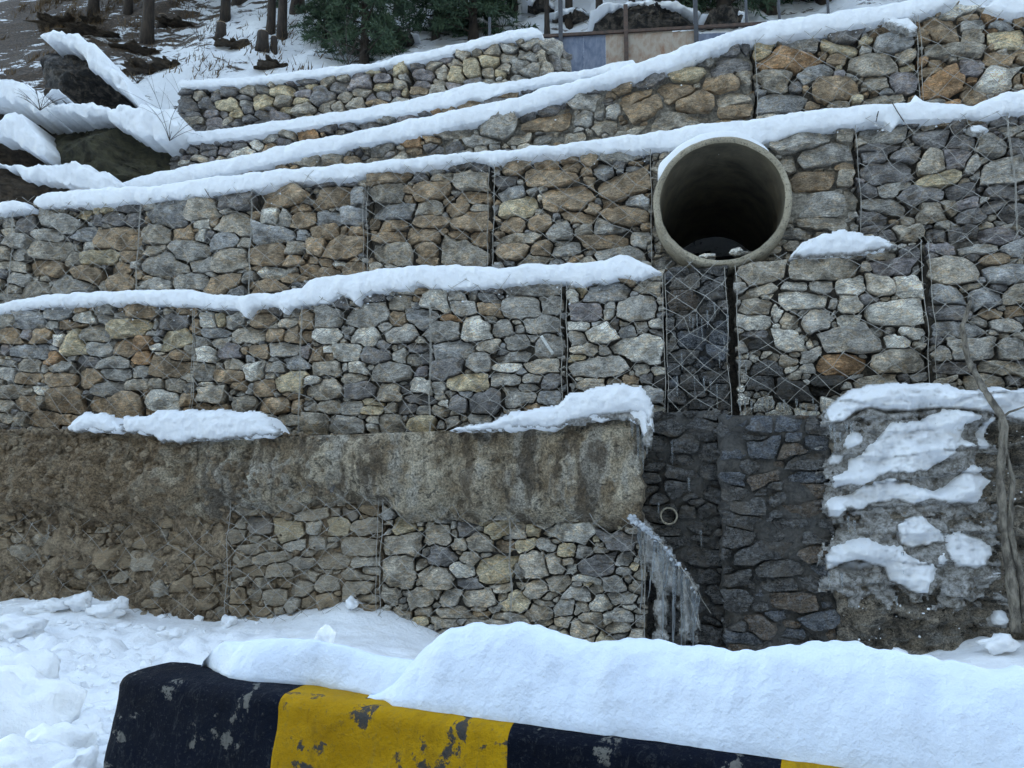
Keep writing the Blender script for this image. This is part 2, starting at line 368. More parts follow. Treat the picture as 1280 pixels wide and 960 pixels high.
def pack(pl, u0, u1, top, bot, seeds, palette, walls=(), kinds=(.11, .05), dens=1., excl=None, zfac=1., mat='stone', parent=None, gap=.0018, part='stone', grow=.05, aspect=(1.2, 2.7), H=None, small=.017):
    sites = []
    for (x, y, W, H_, c, r_) in seeds:
        cu = np.array(pl.un(x, y)); 
        if not (u0 < cu[0] < u1): continue
        zt, zb = float(top(cu[0])), float(bot(cu[0]))
        if not (zb - .04 < cu[1] < zt + .05): continue
        ax = np.array(pl.un(x + W / 2 * math.cos(R(r_)), y - W / 2 * math.sin(R(r_)))) - cu; bx = np.array(pl.un(x, y - H_ / 2)) - cu
        a, b = np.linalg.norm(ax), np.linalg.norm(bx); rot = math.atan2(ax[1], ax[0])
        if any(s.N(cu) < .72 for s in sites): continue
        base = np.array(COL[c]) * random.uniform(.82, 1.2)
        if mat == 'wet' and base.mean() > .085: base = base * .07 / base.mean()
        sites.append(Site(cu, a, b, rot, base))
    ns = len(sites)
    ex = []
    if excl:
        e = Site(excl[:2], excl[2], excl[2], 0, (0, 0, 0), 24, 0.); e.d[:] = excl[2]; e.fixed = True; sites.append(e)
    area = (u1 - u0) * max(.1, float(np.mean(top(np.linspace(u0, u1, 9)) - bot(np.linspace(u0, u1, 9)))))
    for b, nt in ((kinds[0] * .5, 260), (kinds[0] * .36, 420), (kinds[1] * .5, 700), (kinds[1] * .33, 900), (small, 500)):
        if b < small - .001: continue
        for _ in range(int(nt * dens * max(area, .2))):
            u = random.uniform(u0, u1); zt, zb = float(top(u)), float(bot(u))
            if zt - zb < .03: continue
            z = random.uniform(zb, zt); a = b * random.uniform(*aspect); p = np.array((u, z))
            gm = min((s.g(p) for s in sites if abs(s.c[0] - u) < s.a + a + .1), default=1)
            if gm < b * .92: continue
            gm2 = min((s.g(np.array([(u - a * .7, z), (u + a * .7, z)])).min() for s in sites if abs(s.c[0] - u) < s.a + a * 2 + .1), default=1)
            if gm2 < b * .35: continue
            sites.append(Site(p, a, b, random.gauss(0, .16), np.array(COL[random.choice(palette)]) * random.uniform(.7, 1.2)))
    C = np.array([s.c for s in sites]); ray_n = 28; made = 0
    th = np.linspace(0, 2 * math.pi, ray_n, endpoint=False)
    for i, s in enumerate(sites):
        if s.fixed: continue
        tj = th + rng.uniform(-.1, .1, ray_n); dirs = np.stack([np.cos(tj), np.sin(tj)], 1)
        own = 1 / s.N(s.c + dirs * 1.)                 # distance to own boundary along each ray
        ks = np.linspace(.25, 1 + grow / s.r, 22); pts = s.c + dirs[:, None, :] * (own[:, None] * ks[None])[..., None]
        near = [j for j in range(len(sites)) if j != i and abs(C[j, 0] - s.c[0]) < s.a + sites[j].a + .06 and abs(C[j, 1] - s.c[1]) < s.a + max(sites[j].a, sites[j].b) + .06]
        gi = s.g(pts); gj = np.min([sites[j].g(pts) for j in near], axis=0) if near else np.full(gi.shape, 9.)
        u, z = pts[..., 0], pts[..., 1]
        bad = (gi > gj - 2 * gap) | (np.min([np.abs(u - edj(z) - q) for q in walls] + [np.full(u.shape, 9.)], axis=0) < gap + .006) | (u - edj(z) < u0 + gap) | (u - edj(z) > u1 - gap) | (z > top(u) + .0) | (z < bot(u))
        k = np.argmax(bad, axis=1); k = np.where(bad.any(1), np.maximum(k - 1, 0), len(ks) - 1)
        rr_ = own * ks[k] * (1 + rng.uniform(-.05, .01, ray_n)); out = s.c + dirs * rr_[:, None]
        if np.ptp(out[:, 0]) < .02 or np.ptp(out[:, 1]) < .014: continue
        V, F = stone_mesh(s, out, zfac, H)
        Vw = np.array([pl.P(a, b, c_) for a, b, c_ in V])
        o = mesh(part, Vw, F, M[mat] if isinstance(mat, str) else mat(s.c), parent(s.c[0]) if callable(parent) else parent, origin=np.array(pl.P(s.c[0], s.c[1], 0)), sharp=24)
        o.color = (*s.col, 1); made += 1
    return made

def net(pl, u0, u1, top, bot, parent, cw=.20, ch=.15, w=.112, shear=.0, r=.0023, ph=0.):
    """hexagonal double-twist netting laid over the stones"""
    V, F = [], []; nu = int((u1 - u0) / cw) + 2; zlo = float(np.min(bot(np.linspace(u0, u1, 20)))); zhi = float(np.max(top(np.linspace(u0, u1, 20))))
    rows = int((zhi - zlo) / ch) + 3; node = {}
    def pos(i, j):      # node on half grid
        if (i, j) not in node:
            z = zlo + (j - .5) * ch / 2; u = u0 + (i - 1) * cw / 2 + shear * (z - zlo) + ph
            u += nz(i * .45, j * .45, u0 * 3 + 5) * .075 + random.gauss(0, .004); z += nz(i * .45 + 40, j * .45, u0) * .06 + random.gauss(0, .004)
            node[(i, j)] = (u, z, w + .018 * nz(u * 5, z * 5, 2.2))
        return node[(i, j)]
    def seg(a, b, rr=r):
        ok = [u0 <= q[0] <= u1 and bot(q[0]) <= q[1] <= top(q[0]) + .02 for q in (a, b)]
        if not any(ok): return
        if not all(ok):
            b2 = b if ok[0] else a; a2 = a if ok[0] else b; lo, hi = 0., 1.
            for _ in range(7):
                m_ = (lo + hi) / 2; q = [a2[k] + (b2[k] - a2[k]) * m_ for k in range(3)]
                if u0 <= q[0] <= u1 and bot(q[0]) <= q[1] <= top(q[0]) + .02: lo = m_
                else: hi = m_
            if lo < .15: return
            a, b = a2, tuple(a2[k] + (b2[k] - a2[k]) * lo for k in range(3))
        mid = [(a[k] + b[k]) / 2 for k in range(3)]; mid[2] += random.uniform(-.006, .006); mid[0] += random.uniform(-.004, .004)
        tube([pl.P(*a), pl.P(*mid), pl.P(*b)], rr, 3, V, F, False)
    for i in range(2 * nu + 2):
        for j in range(2 * rows + 2):
            if (i + j) % 2: continue
            a = pos(i, j)
            for di in (-1, 1): seg(a, pos(i + di, j + 1))
            if random.random() < .30:    # the twist where two wires meet
                a2 = (a[0] + .012, a[1] + .014, a[2] + .002); a0 = (a[0] - .004, a[1] - .012, a[2] + .002); seg(a0, a2, r * 2.)
    for ue in (u0 + .004, u1 - .004):
        zz = np.arange(float(bot(ue)), float(top(ue)), .09)
        if len(zz) > 2: tube([pl.P(ue + .022 * nz(ue * 9, z * 3), z, w - .04 + .03 * nz(z * 5, ue)) for z in zz], .0028, 4, V, F, False)
    if V: mesh('wire_net', V, F, M['wire'], parent)

ST = []      # every traced stone, in picture pixels of the photograph
def T(x0, y0, txt, s=6.4): ST.append(parse(x0, y0, s, txt)); return ST[-1]
t3 = T(0, 240, '''60 180 150 60 g,70 250 150 80 g,60 330 150 90 t,210 270 160 140 k,250 165 170 50 n,420 140 130 70 y,500 160 90 80 t,570 110 90 80 k,670 110 110 80 k,670 175 140 70 y,770 130 100 90 y,850 140 110 50 y,500 245 440 100 g -8,
780 230 90 80 k,910 215 190 90 k,1060 120 280 80 k,1090 230 170 90 k,380 350 230 90 g,680 340 210 130 b 15,690 440 130 90 g,950 370 390 190 n,400 480 360 180 t,160 400 320 80 g,150 505 180 90 g,40 495 100 120 t,110 590 240 80 t,400 610 350 100 n 5,
620 550 100 130 t,800 530 320 110 y 8,1050 520 160 90 n,950 610 190 100 n 15,700 665 300 110 n,480 670 150 100 n,150 690 180 110 g,40 650 90 80 k,300 775 250 130 t,90 775 170 80 t,620 760 350 90 g,980 730 240 150 n,830 750 70 90 t,1090 650 90 70 n,60 840 250 70 g,360 690 110 50 t,1170 165 100 30 l''') + \
T(160, 220, '''330 305 330 190 b,240 480 220 160 t,430 470 180 140 n,330 180 200 60 g,540 180 140 50 n,620 260 240 160 t,880 200 330 150 k,800 270 170 50 g,600 390 170 75 l,590 480 120 80 l,690 370 80 70 n,860 370 320 160 t,1140 330 190 150 l,210 600 190 90 t,490 600 360 130 g,
780 535 260 130 b,950 540 90 100 t,280 725 420 130 g -3,600 710 190 90 g,815 680 290 180 t 20,1120 645 320 150 n,160 815 140 45 n,230 865 260 80 g,500 845 270 130 g,770 870 380 120 n 20,1150 780 260 90 l,680 790 130 30 g,1000 870 100 70 n,1130 890 330 110 n 10,660 490 90 80 k,730 620 80 50 g''') + \
T(320, 200, '''260 290 470 120 n,180 215 250 50 n,420 330 110 50 g,350 380 190 50 n 8,520 190 280 60 k,640 300 290 170 n 10,830 290 110 150 b,580 455 200 120 b,780 450 200 150 b,560 575 290 100 n 5,680 570 70 90 n,800 570 160 90 n,150 600 350 120 b,370 470 200 140 n,225 470 90 140 g,330 710 130 110 t,300 800 120 90 n,480 710 150 150 n,
450 790 90 70 n,720 700 330 190 n,560 800 110 90 n,640 820 150 40 l,790 870 180 110 n,420 870 190 80 n,560 910 230 70 n,200 900 380 80 t,790 795 110 30 n,280 950 200 50 n,770 165 220 30 k''') + \
T(460, 190, '''190 205 330 120 n 8,430 200 110 100 k,580 200 200 70 t 5,720 110 150 80 k,950 120 190 130 k,150 345 290 140 t,320 300 60 60 n,320 375 60 60 n,500 320 300 160 n 8,850 235 350 140 t,840 350 310 90 n,210 475 410 110 b 5,505 450 190 120 t,715 455 200 120 n,910 440 150 70 t,500 560 320 90 n,200 590 270 90 n,820 565 350 120 n 12,
160 670 270 120 n,450 670 290 110 n,700 660 170 100 n,900 710 160 150 n,190 800 380 150 t,470 790 170 120 n,760 810 430 180 t -12,480 880 170 50 n''') + \
T(620, 180, '''150 180 230 110 n 20,400 170 210 90 n,590 115 120 50 n,610 180 150 60 n,750 130 100 100 n,1000 90 380 90 g,90 300 150 100 k,430 270 480 110 n,860 220 160 110 b,1130 210 170 100 b,980 170 110 60 k,720 215 100 70 n,750 320 130 120 n,1010 350 470 170 n 8,130 395 240 90 b,290 395 90 60 g,560 450 440 180 n,170 520 320 150 y,130 640 220 110 n,
1130 470 220 100 b,920 480 130 60 n,1030 580 400 140 n,770 520 150 90 n,340 630 200 140 n,660 590 270 100 n,520 700 200 150 g 20,650 650 90 60 g,930 680 290 90 g,700 700 160 90 t,190 750 380 70 t 5,840 790 440 90 n,1150 760 160 150 g,120 860 250 140 n,360 830 170 140 n,570 860 230 90 g,980 880 420 100 g 5,330 925 350 50 t,530 790 130 60 g,760 860 120 50 g 20,660 910 110 40 n''') + \
T(950, 140, '''320 250 540 140 g 8,600 100 430 70 k 5,200 170 120 60 k,700 200 140 110 t,520 350 500 170 g 8,200 430 180 120 t,430 560 360 180 n,690 530 150 120 t,680 430 190 80 n,480 740 460 200 g,730 700 90 150 t,500 900 420 90 t,980 180 430 130 g,960 295 380 80 k,900 380 190 90 k,1010 480 460 170 k,1160 340 310 80 k,1070 620 270 110 g,850 640 220 100 k,990 760 450 100 g,850 840 290 130 k,1180 900 160 120 t,880 940 200 80 k,1100 880 120 60 n''') + \
T(1080, 130, '''370 130 150 80 k,240 240 250 120 g,530 280 320 120 k,390 390 420 90 k,540 480 220 190 t,750 440 180 180 p,870 480 110 170 g -20,1030 330 260 170 g,600 610 400 110 y 10,790 700 250 120 k 20,450 740 410 120 k 5,1120 540 330 220 g,1090 710 240 100 k,830 790 200 120 p 15,530 870 260 160 t,440 850 110 80 g,690 830 100 110 t,860 900 270 120 k,1060 810 180 90 k,1200 870 230 150 k,780 300 260 100 k,750 180 130 100 k,900 130 160 70 n,630 125 120 70 n,1120 130 250 80 k,1180 200 200 80 g,1230 310 150 80 k,1230 390 150 70 k''')
t2 = T(0, 380, '''110 110 130 120 t,20 130 60 60 b,245 135 270 140 b,470 70 200 130 b,630 45 110 60 n,660 110 170 100 l,820 50 190 80 g,430 170 90 80 g,560 170 180 70 n,860 130 130 80 g,960 95 130 70 g,1120 65 250 120 n,90 255 200 120 n,225 240 70 70 p,330 250 160 110 n,470 290 90 90 l,570 320 220 190 y 15,750 240 190 140 t,1010 190 350 160 y 10,240 380 330 120 b,35 370 80 80 p,800 360 230 120 g 10,1000 350 180 150 n,1150 310 130 110 o,1250 150 80 100 g,440 440 150 90 o,60 475 160 60 g,235 510 180 110 t,480 520 220 80 g 20,380 520 90 60 g,700 465 200 110 k,920 475 240 100 g,1130 440 160 90 o,
80 560 170 110 g,230 600 220 90 n,480 605 240 110 n,730 595 250 180 n,950 570 200 90 g,1110 540 110 100 g,1090 645 180 110 t,330 685 150 70 l,70 705 220 100 t,210 700 100 60 t,540 770 360 210 n,870 690 240 170 g 10,900 840 560 190 n 18,200 800 200 110 n,330 800 80 110 t,40 820 110 110 t,330 925 320 100 n,50 920 110 80 t,160 920 60 120 t,520 930 110 70 n''') + \
T(180, 380, '''350 65 190 70 n,210 150 310 100 k,400 180 80 150 n,510 120 110 140 l,600 120 90 120 y,700 70 120 60 k,720 130 190 130 g 15,930 50 150 50 n,1050 50 90 50 k,955 130 200 110 n,1210 60 160 110 g,1160 150 180 90 t,270 280 290 150 y,560 235 250 70 b,820 250 280 140 t,1045 245 160 100 n,1200 250 130 120 n,110 350 120 60 l,110 400 110 50 l,470 310 100 80 g,600 310 180 70 g,270 420 200 100 n,480 420 210 120 l,690 385 220 110 p,810 375 60 60 n,925 385 170 110 n -10,850 440 110 50 b,1120 370 250 110 g 5,1190 460 200 120 b,185 515 330 150 n,450 540 200 170 g,720 485 150 90 t,680 580 270 90 n,880 540 150 150 l,1040 510 190 80 g,
90 640 120 110 t,240 650 180 110 t,770 650 120 100 n,960 670 150 150 n,1160 630 240 180 y,850 680 70 80 g,510 725 330 150 t,160 780 270 170 l,795 790 210 130 t,1040 810 260 140 n,1210 820 90 140 n,430 820 230 70 n,600 840 140 50 n,1170 930 180 90 t,1200 740 110 50 n,100 890 150 40 n''') + \
T(340, 360, '''560 110 100 130 k,370 120 90 80 t,460 100 80 60 n,300 260 150 140 n,460 230 230 180 g,770 220 370 180 g,820 85 170 70 k,830 35 100 40 n,1010 120 200 110 t,1175 80 90 50 n,1150 140 70 50 b,1020 245 140 120 n,1190 250 250 160 b,455 385 250 120 l,600 330 110 60 g,740 390 260 150 l,890 310 100 100 g,1030 380 330 120 g,270 380 110 90 n,440 490 90 60 l,440 550 80 70 n,590 510 230 160 l,840 550 270 110 k,900 470 100 60 k,970 480 60 50 g,1020 550 90 100 l,1120 565 130 100 g,1180 480 170 80 k,1230 560 90 90 k,270 510 100 120 p,350 530 120 130 n,425 645 240 120 t,690 630 140 90 l,580 635 60 50 l,320 740 150 70 l,450 710 120 40 b,630 720 220 80 t,945 680 370 150 g,1190 670 110 80 p,420 820 310 160 t 8,690 830 230 130 k,920 830 230 150 t,1070 810 80 80 k,1190 790 200 120 l,1180 890 280 80 k''') + \
T(380, 440, '''200 430 180 100 t,375 450 160 120 g,320 385 80 40 g,560 410 180 40 y,545 470 160 80 y,685 445 70 90 t,820 450 170 100 k,950 470 120 70 g,1085 480 140 90 t,90 580 200 190 t,360 590 310 130 g,550 545 80 60 l,545 610 80 80 g,690 570 200 160 t,940 580 250 140 y,230 540 60 80 g,1170 560 130 100 g,1090 585 60 60 g,1240 420 150 120 k,50 450 80 50 g,1080 290 80 90 g''') + \
T(520, 340, '''75 80 120 100 g,50 150 100 60 n,20 210 60 60 y,160 225 230 150 l,320 190 130 130 g,390 290 190 140 g,450 190 70 120 g,600 130 170 80 k,575 210 160 80 b,600 300 190 90 n,390 140 80 50 n,940 120 510 130 g,830 285 300 180 g,1100 270 190 130 g,270 375 150 50 o,210 490 290 140 g 8,480 460 240 200 l,690 450 190 140 g,1010 420 330 150 g,830 460 70 60 g,290 620 340 140 b,580 590 210 100 t,820 570 210 130 g,1070 590 240 160 g,500 725 200 150 g,780 680 370 90 g 10,240 790 300 160 k,720 765 220 80 l,1000 750 310 120 t,410 880 340 150 y,720 870 260 110 g,920 860 150 70 g,1090 880 160 130 k,690 640 110 50 b,180 930 80 100 g,870 940 260 80 g''') + \
[(606, 504, 42, 27, 'k', 0), (649, 495, 44, 26, 'g', 0), (600, 525, 30, 15, 'g', 0), (640, 517, 30, 12, 't', 0), (670, 513, 40, 10, 'n', 0), (568, 532, 20, 10, 't', 0)] + \
T(680, 340, '''225 205 90 120 l,310 130 80 120 y 30,500 170 370 160 b,660 60 190 60 n,855 125 290 130 t,325 320 320 140 p,515 340 90 70 l,740 300 360 190 g,280 430 190 90 l,470 500 240 160 l 10,550 420 90 100 k,680 470 140 100 b,780 450 110 120 g,900 410 140 70 l,1010 420 80 90 l,900 490 120 70 k,255 540 160 150 g,310 620 250 90 t,490 650 110 90 g -30,740 620 460 180 l,265 690 210 50 y,1000 570 100 190 l,450 770 500 160 g,170 810 60 110 l,210 900 60 110 g,370 910 250 90 t,780 780 110 110 l,890 680 130 70 l,
1120 230 350 160 W,1130 90 240 90 t,1130 400 160 110 w,1180 540 230 160 B,1000 780 190 110 w,1100 680 300 110 w,950 880 180 80 w,1180 880 200 120 w,560 870 130 60 t,700 870 150 60 n,820 850 110 100 k''') + \
T(900, 300, '''320 260 420 180 t 5,840 220 600 180 t,310 410 330 70 t 8,600 370 230 80 l,810 370 190 100 g,1040 370 230 130 l,380 460 100 50 l,270 540 280 130 t,660 490 420 140 l,905 505 70 80 g,1030 520 200 130 l,1180 470 150 70 k,280 650 300 120 l,450 580 70 150 l,550 655 150 130 t,780 650 270 200 g,900 595 70 70 l,900 670 60 70 g,1030 660 200 130 l,455 700 50 60 l,310 770 250 90 k,530 810 300 160 l,665 770 60 60 l,710 845 60 70 t,1010 800 530 200 g,720 930 150 90 g,1160 210 80 80 g''') + \
T(840, 310, '''620 425 210 70 o,830 410 190 100 t,740 490 180 35 t,560 480 120 50 w,545 525 90 30 w,900 470 80 40 g,845 470 60 30 k,980 390 60 60 g,1090 370 190 80 g,1240 365 100 80 g,1030 435 180 50 k,1210 440 170 40 t,1000 480 60 25 t,1140 490 170 60 t,1250 480 60 50 k,330 340 120 60 w,330 490 100 60 w,440 520 130 70 w,340 440 120 60 w''', 2.909) + \
T(1080, 270, '''370 130 230 180 t,580 160 170 120 k,790 170 220 150 k,1080 170 350 120 p,980 75 180 60 t,1170 85 150 40 g,640 65 110 50 l,140 320 280 80 t,340 290 180 60 k,230 410 430 140 p,600 270 320 80 p,520 320 180 80 k,900 270 360 70 g 5,1190 260 220 130 b,1040 360 270 120 n,700 440 450 240 t,1130 460 340 170 b,860 570 180 70 t,130 570 210 140 t,355 580 230 200 l,50 660 110 70 k,640 630 300 130 b,970 660 280 150 b,1220 630 200 150 t,240 790 460 210 l,670 780 350 160 k,1010 790 210 80 n,1220 760 150 80 n,720 910 500 120 b,70 920 200 90 g,370 930 200 80 l,1150 870 250 120 g,300 240 70 30 g,170 165 150 90 k,40 120 90 120 g''')
t3 = t3 + [s for s in ST[-1] if s[1] < 318]
t1 = T(280, 640, '''60 60 110 100 d,140 90 100 100 t,90 190 180 110 t,290 110 180 170 k,60 350 180 200 d,250 220 190 90 t,300 280 330 80 t,530 155 240 150 y,710 130 130 110 l,900 130 240 160 y,1150 120 240 130 t,700 30 260 80 t,460 15 200 40 n,545 275 150 100 l,740 250 170 140 g,870 220 100 40 l,1080 280 400 160 t -8,670 345 140 60 t,410 360 300 70 t 5,870 400 260 130 t,1150 390 220 80 l,620 410 210 90 g,460 460 240 120 t,240 470 220 120 d,50 490 110 90 g,740 470 90 50 t,1160 470 170 80 l,1080 515 380 50 t -10,680 510 170 100 t,310 565 130 110 t,160 550 150 60 t,460 560 220 90 d,620 610 190 150 t,830 575 150 150 t,1080 600 320 120 t,240 650 150 140 t,90 670 210 120 d,
400 680 230 150 t,540 740 130 120 g,700 720 160 130 d,830 710 190 120 d,1140 690 180 60 t,130 780 160 100 d,300 790 180 90 d,1030 30 150 70 k''') + \
T(460, 640, '''280 120 230 110 y 10,320 20 90 60 d,270 270 320 190 t,240 480 280 300 t,170 650 170 190 t,550 180 230 170 t,780 140 140 130 k,740 260 120 90 t,890 250 210 150 t,1030 150 220 100 y,1200 160 100 120 t,1090 280 160 90 n,1240 270 120 110 y,600 360 230 140 k -15,820 370 130 100 t,750 460 190 110 l,1030 460 340 190 y,1220 460 140 80 g -40,540 530 290 190 t,430 440 90 80 t,830 580 260 90 k,400 570 80 60 t,430 670 210 160 t,530 640 140 60 t -50,650 700 190 160 g,1060 610 170 70 t,870 700 320 120 t,1200 710 160 190 y,660 810 310 90 t,440 800 130 80 t,620 880 200 90 t,1080 680 90 50 t,1110 830 200 70 t,700 730 60 90 k,900 820 150 40 d,1250 590 100 110 t''') + \
T(620, 640, '''560 170 420 110 l -5,420 280 160 70 g -15,310 410 210 230 t,460 410 110 170 t,570 310 180 100 y,700 320 130 110 g,990 240 240 140 k,570 400 110 50 t,600 460 120 70 l,790 440 300 170 k,750 520 230 50 l -18,1020 380 140 110 g,1030 470 90 60 g,500 580 190 130 t,310 610 230 150 t,640 650 240 110 g -10,950 580 170 110 g,1005 690 240 110 g,840 740 200 110 l,1050 760 150 50 l,985 820 230 90 g,410 680 110 80 t,390 730 130 50 t,540 765 160 130 g,350 810 190 130 t,370 890 150 40 t,680 770 90 90 t,540 880 150 90 t,760 860 180 100 t,1000 920 200 70 t,1060 545 80 40 g''') + \
T(80, 560, '''240 400 170 40 t,430 560 190 110 t,250 550 180 140 d,665 495 70 60 t,720 430 110 90 d,480 705 80 90 g,430 650 90 70 t,290 700 100 40 g,560 630 100 70 d,900 390 60 60 t,830 440 120 70 t''', 4)
t6 = T(220, 60, '''75 340 120 60 k,190 320 120 50 k,330 325 90 50 t,430 305 100 50 k,575 335 130 90 t,700 330 90 60 g,760 290 110 50 t,855 345 170 90 y,985 325 80 50 g,1095 315 120 50 y,1050 270 200 50 k,1210 260 140 90 t,320 390 110 70 k,430 360 120 60 k,400 405 80 30 k,525 390 130 60 k,240 430 100 90 k,400 460 210 80 y,80 465 150 110 k,700 435 190 100 y,560 440 100 70 g,850 425 150 70 t,1030 370 180 60 p,985 430 100 60 y,1010 480 170 80 t,1180 400 200 120 k,870 495 130 50 y,135 535 110 70 k,270 510 140 60 p,460 525 120 60 y,570 490 80 50 k,750 480 90 50 k,690 530 150 90 k,830 565 180 80 p,430 580 110 70 t,300 590 140 80 p,130 600 190 60 t,480 600 110 80 k,600 570 160 60 k,1020 560 170 50 t,1160 540 120 50 p,1220 480 130 110 t,380 530 100 60 k,50 560 80 70 k,180 640 140 50 k,650 600 180 50 k''') + \
T(400, 30, '''70 450 120 70 t,150 515 160 100 k,190 430 110 50 t,300 410 120 70 p,420 365 120 60 y,640 370 110 90 y,500 350 60 50 k,560 370 60 60 k,490 435 150 60 p,330 480 170 70 p,340 550 150 80 t,190 580 130 80 t,520 495 200 60 y 5,640 495 120 60 t,680 435 90 50 g,690 540 50 60 y,510 565 120 70 k,610 560 100 40 p,290 640 160 90 t,130 670 160 100 t,410 590 70 50 p,465 632 160 30 n,640 615 160 70 g,450 675 110 40 p,780 320 100 100 k,820 410 200 100 p,810 480 180 60 p,805 535 160 55 n,790 590 130 50 k,900 330 150 70 t,970 390 90 110 t,950 470 120 60 t,945 540 140 100 t,1080 310 120 60 t,1090 400 150 130 y,1140 250 110 90 t,1220 370 150 160 y,1080 510 130 60 p,1060 235 90 40 k,880 270 90 40 t,1210 480 100 60 k,30 550 100 90 p''') + \
T(570, 30, '''290 210 150 80 t,410 270 110 80 t,280 300 150 100 y,260 390 110 80 t,350 400 80 50 y,385 340 150 60 t,420 200 100 80 g,430 155 90 50 t,520 130 100 50 t,600 155 140 90 g,640 95 110 50 y,570 250 190 110 g,520 330 170 110 g,640 380 250 90 g 5,500 430 200 50 g,350 450 100 40 g,270 460 100 60 g,640 200 100 70 k''')
t5 = T(220, 60, '''40 800 90 90 k,120 760 90 60 k,300 745 70 60 k,405 745 90 80 k,350 710 50 40 y,530 725 170 60 p,740 715 150 70 g,900 690 130 90 t,1015 660 80 50 k,1200 640 160 80 k,1070 710 240 60 o,640 780 110 70 l,740 795 140 60 n,850 750 120 50 p 20,510 795 110 50 k,385 820 90 80 p,130 810 90 60 k,260 790 120 40 k,270 840 120 50 k,200 885 120 40 t,60 870 130 50 p,290 885 50 40 p,350 885 60 50 t,530 850 210 60 l 8,60 925 100 40 l''') + \
T(400, 30, '''80 820 160 60 k,230 815 150 60 k,380 775 110 60 t,480 760 90 50 g,560 750 110 80 g,690 740 140 110 p,840 700 110 70 k,920 680 90 60 o,1040 670 130 60 n,1190 650 250 70 n 8,420 820 200 50 k,20 890 60 40 n,150 860 120 40 t''') + \
T(570, 30, '150 580 170 50 n,400 570 250 50 n 8,550 520 150 60 k,720 500 110 60 g,640 540 110 30 k')
t4 = T(220, 60, '1040 880 250 130 t,1230 880 150 130 t') + \
T(400, 30, '1040 850 380 140 t 5,700 930 200 100 o,300 950 200 60 g,900 930 160 60 n,1250 860 80 90 g') + \
T(570, 30, '''320 820 370 190 g 5,580 730 140 100 k,740 700 180 60 k,720 800 430 110 n 8,1020 630 270 110 g 8,1040 760 150 130 g,1110 540 180 50 k,910 600 100 60 n,1180 820 230 110 t 8,200 950 330 50 g,480 930 240 60 t,680 920 180 70 g,930 910 260 80 t''') + \
T(740, 30, '''60 540 120 60 k,240 500 220 110 n 5,480 440 250 120 k,770 400 330 130 y,1110 340 350 140 k 5,1130 190 230 110 k 8,340 575 330 110 n 8,680 550 320 130 n 6,1040 490 400 110 n 6,430 690 370 170 n 8,800 660 370 110 n 6,1130 610 310 110 t 6,130 830 250 90 n 6,700 770 540 100 t 5,1140 720 330 90 n 5,170 700 110 100 g,50 740 80 80 g,310 870 260 30 t''') + \
T(920, 10, '''60 320 160 100 k,60 450 150 100 p,60 580 140 110 t,50 740 150 90 n,70 850 160 80 n,240 335 140 120 y,510 300 310 130 g,350 220 180 40 k,420 430 540 120 o 3,300 590 260 150 t,640 540 390 120 b 10,480 600 110 100 k,370 760 430 170 b,500 630 110 60 n,830 330 310 110 y,810 400 190 90 n,700 380 90 80 n,870 200 330 130 k,820 530 90 80 p,800 660 420 150 n 5,1080 460 420 180 t 5,1120 600 200 120 t,960 710 80 80 y,600 780 130 60 n,830 760 180 60 t,1160 190 230 90 n,1040 330 90 60 g''') + \
T(1080, 0, '''240 340 370 110 b,180 480 370 150 t,600 230 320 180 n,870 300 200 130 t,700 400 520 130 t -3,750 75 300 70 l 8,880 190 240 90 g,1120 195 200 80 b,1250 170 90 80 n,1150 320 340 140 y,1090 490 240 100 n,840 560 240 140 p,540 570 220 60 n,620 680 370 200 o,870 785 210 90 n,1080 630 340 180 l,300 665 220 140 p,200 790 380 80 t,600 800 240 30 g,480 290 150 50 n,1220 620 100 110 n,330 140 110 50 n,1200 100 60 50 k,1020 60 120 60 t''')
tm = T(740, 500, '''710 125 110 100 B,850 120 150 80 B,985 120 160 70 B,1110 130 100 90 w,700 265 120 90 B,850 250 140 90 B,780 330 240 60 w,1040 230 230 200 w,700 390 110 60 B,850 410 160 120 B,1090 390 220 60 B,780 540 220 80 w,1080 500 230 120 w,720 470 130 60 w,740 600 200 50 w,1000 620 220 60 w,730 700 180 80 w,930 690 170 90 w,1110 690 160 80 w,730 800 200 100 B,1000 820 240 110 w,720 910 190 90 w,930 920 200 70 w,1100 930 110 80 w''', 4)
tc = T(740, 500, '''370 140 130 80 w,540 130 160 90 w,440 265 180 100 w,590 270 90 80 w,300 260 90 90 w,380 400 200 90 w,540 400 110 120 w,310 340 100 60 w,520 520 170 100 w,330 640 200 60 w,540 650 150 60 w,420 710 170 60 w,560 740 130 90 B,400 820 150 90 w,560 850 120 90 w,330 500 80 70 w,470 560 90 80 w''', 4)

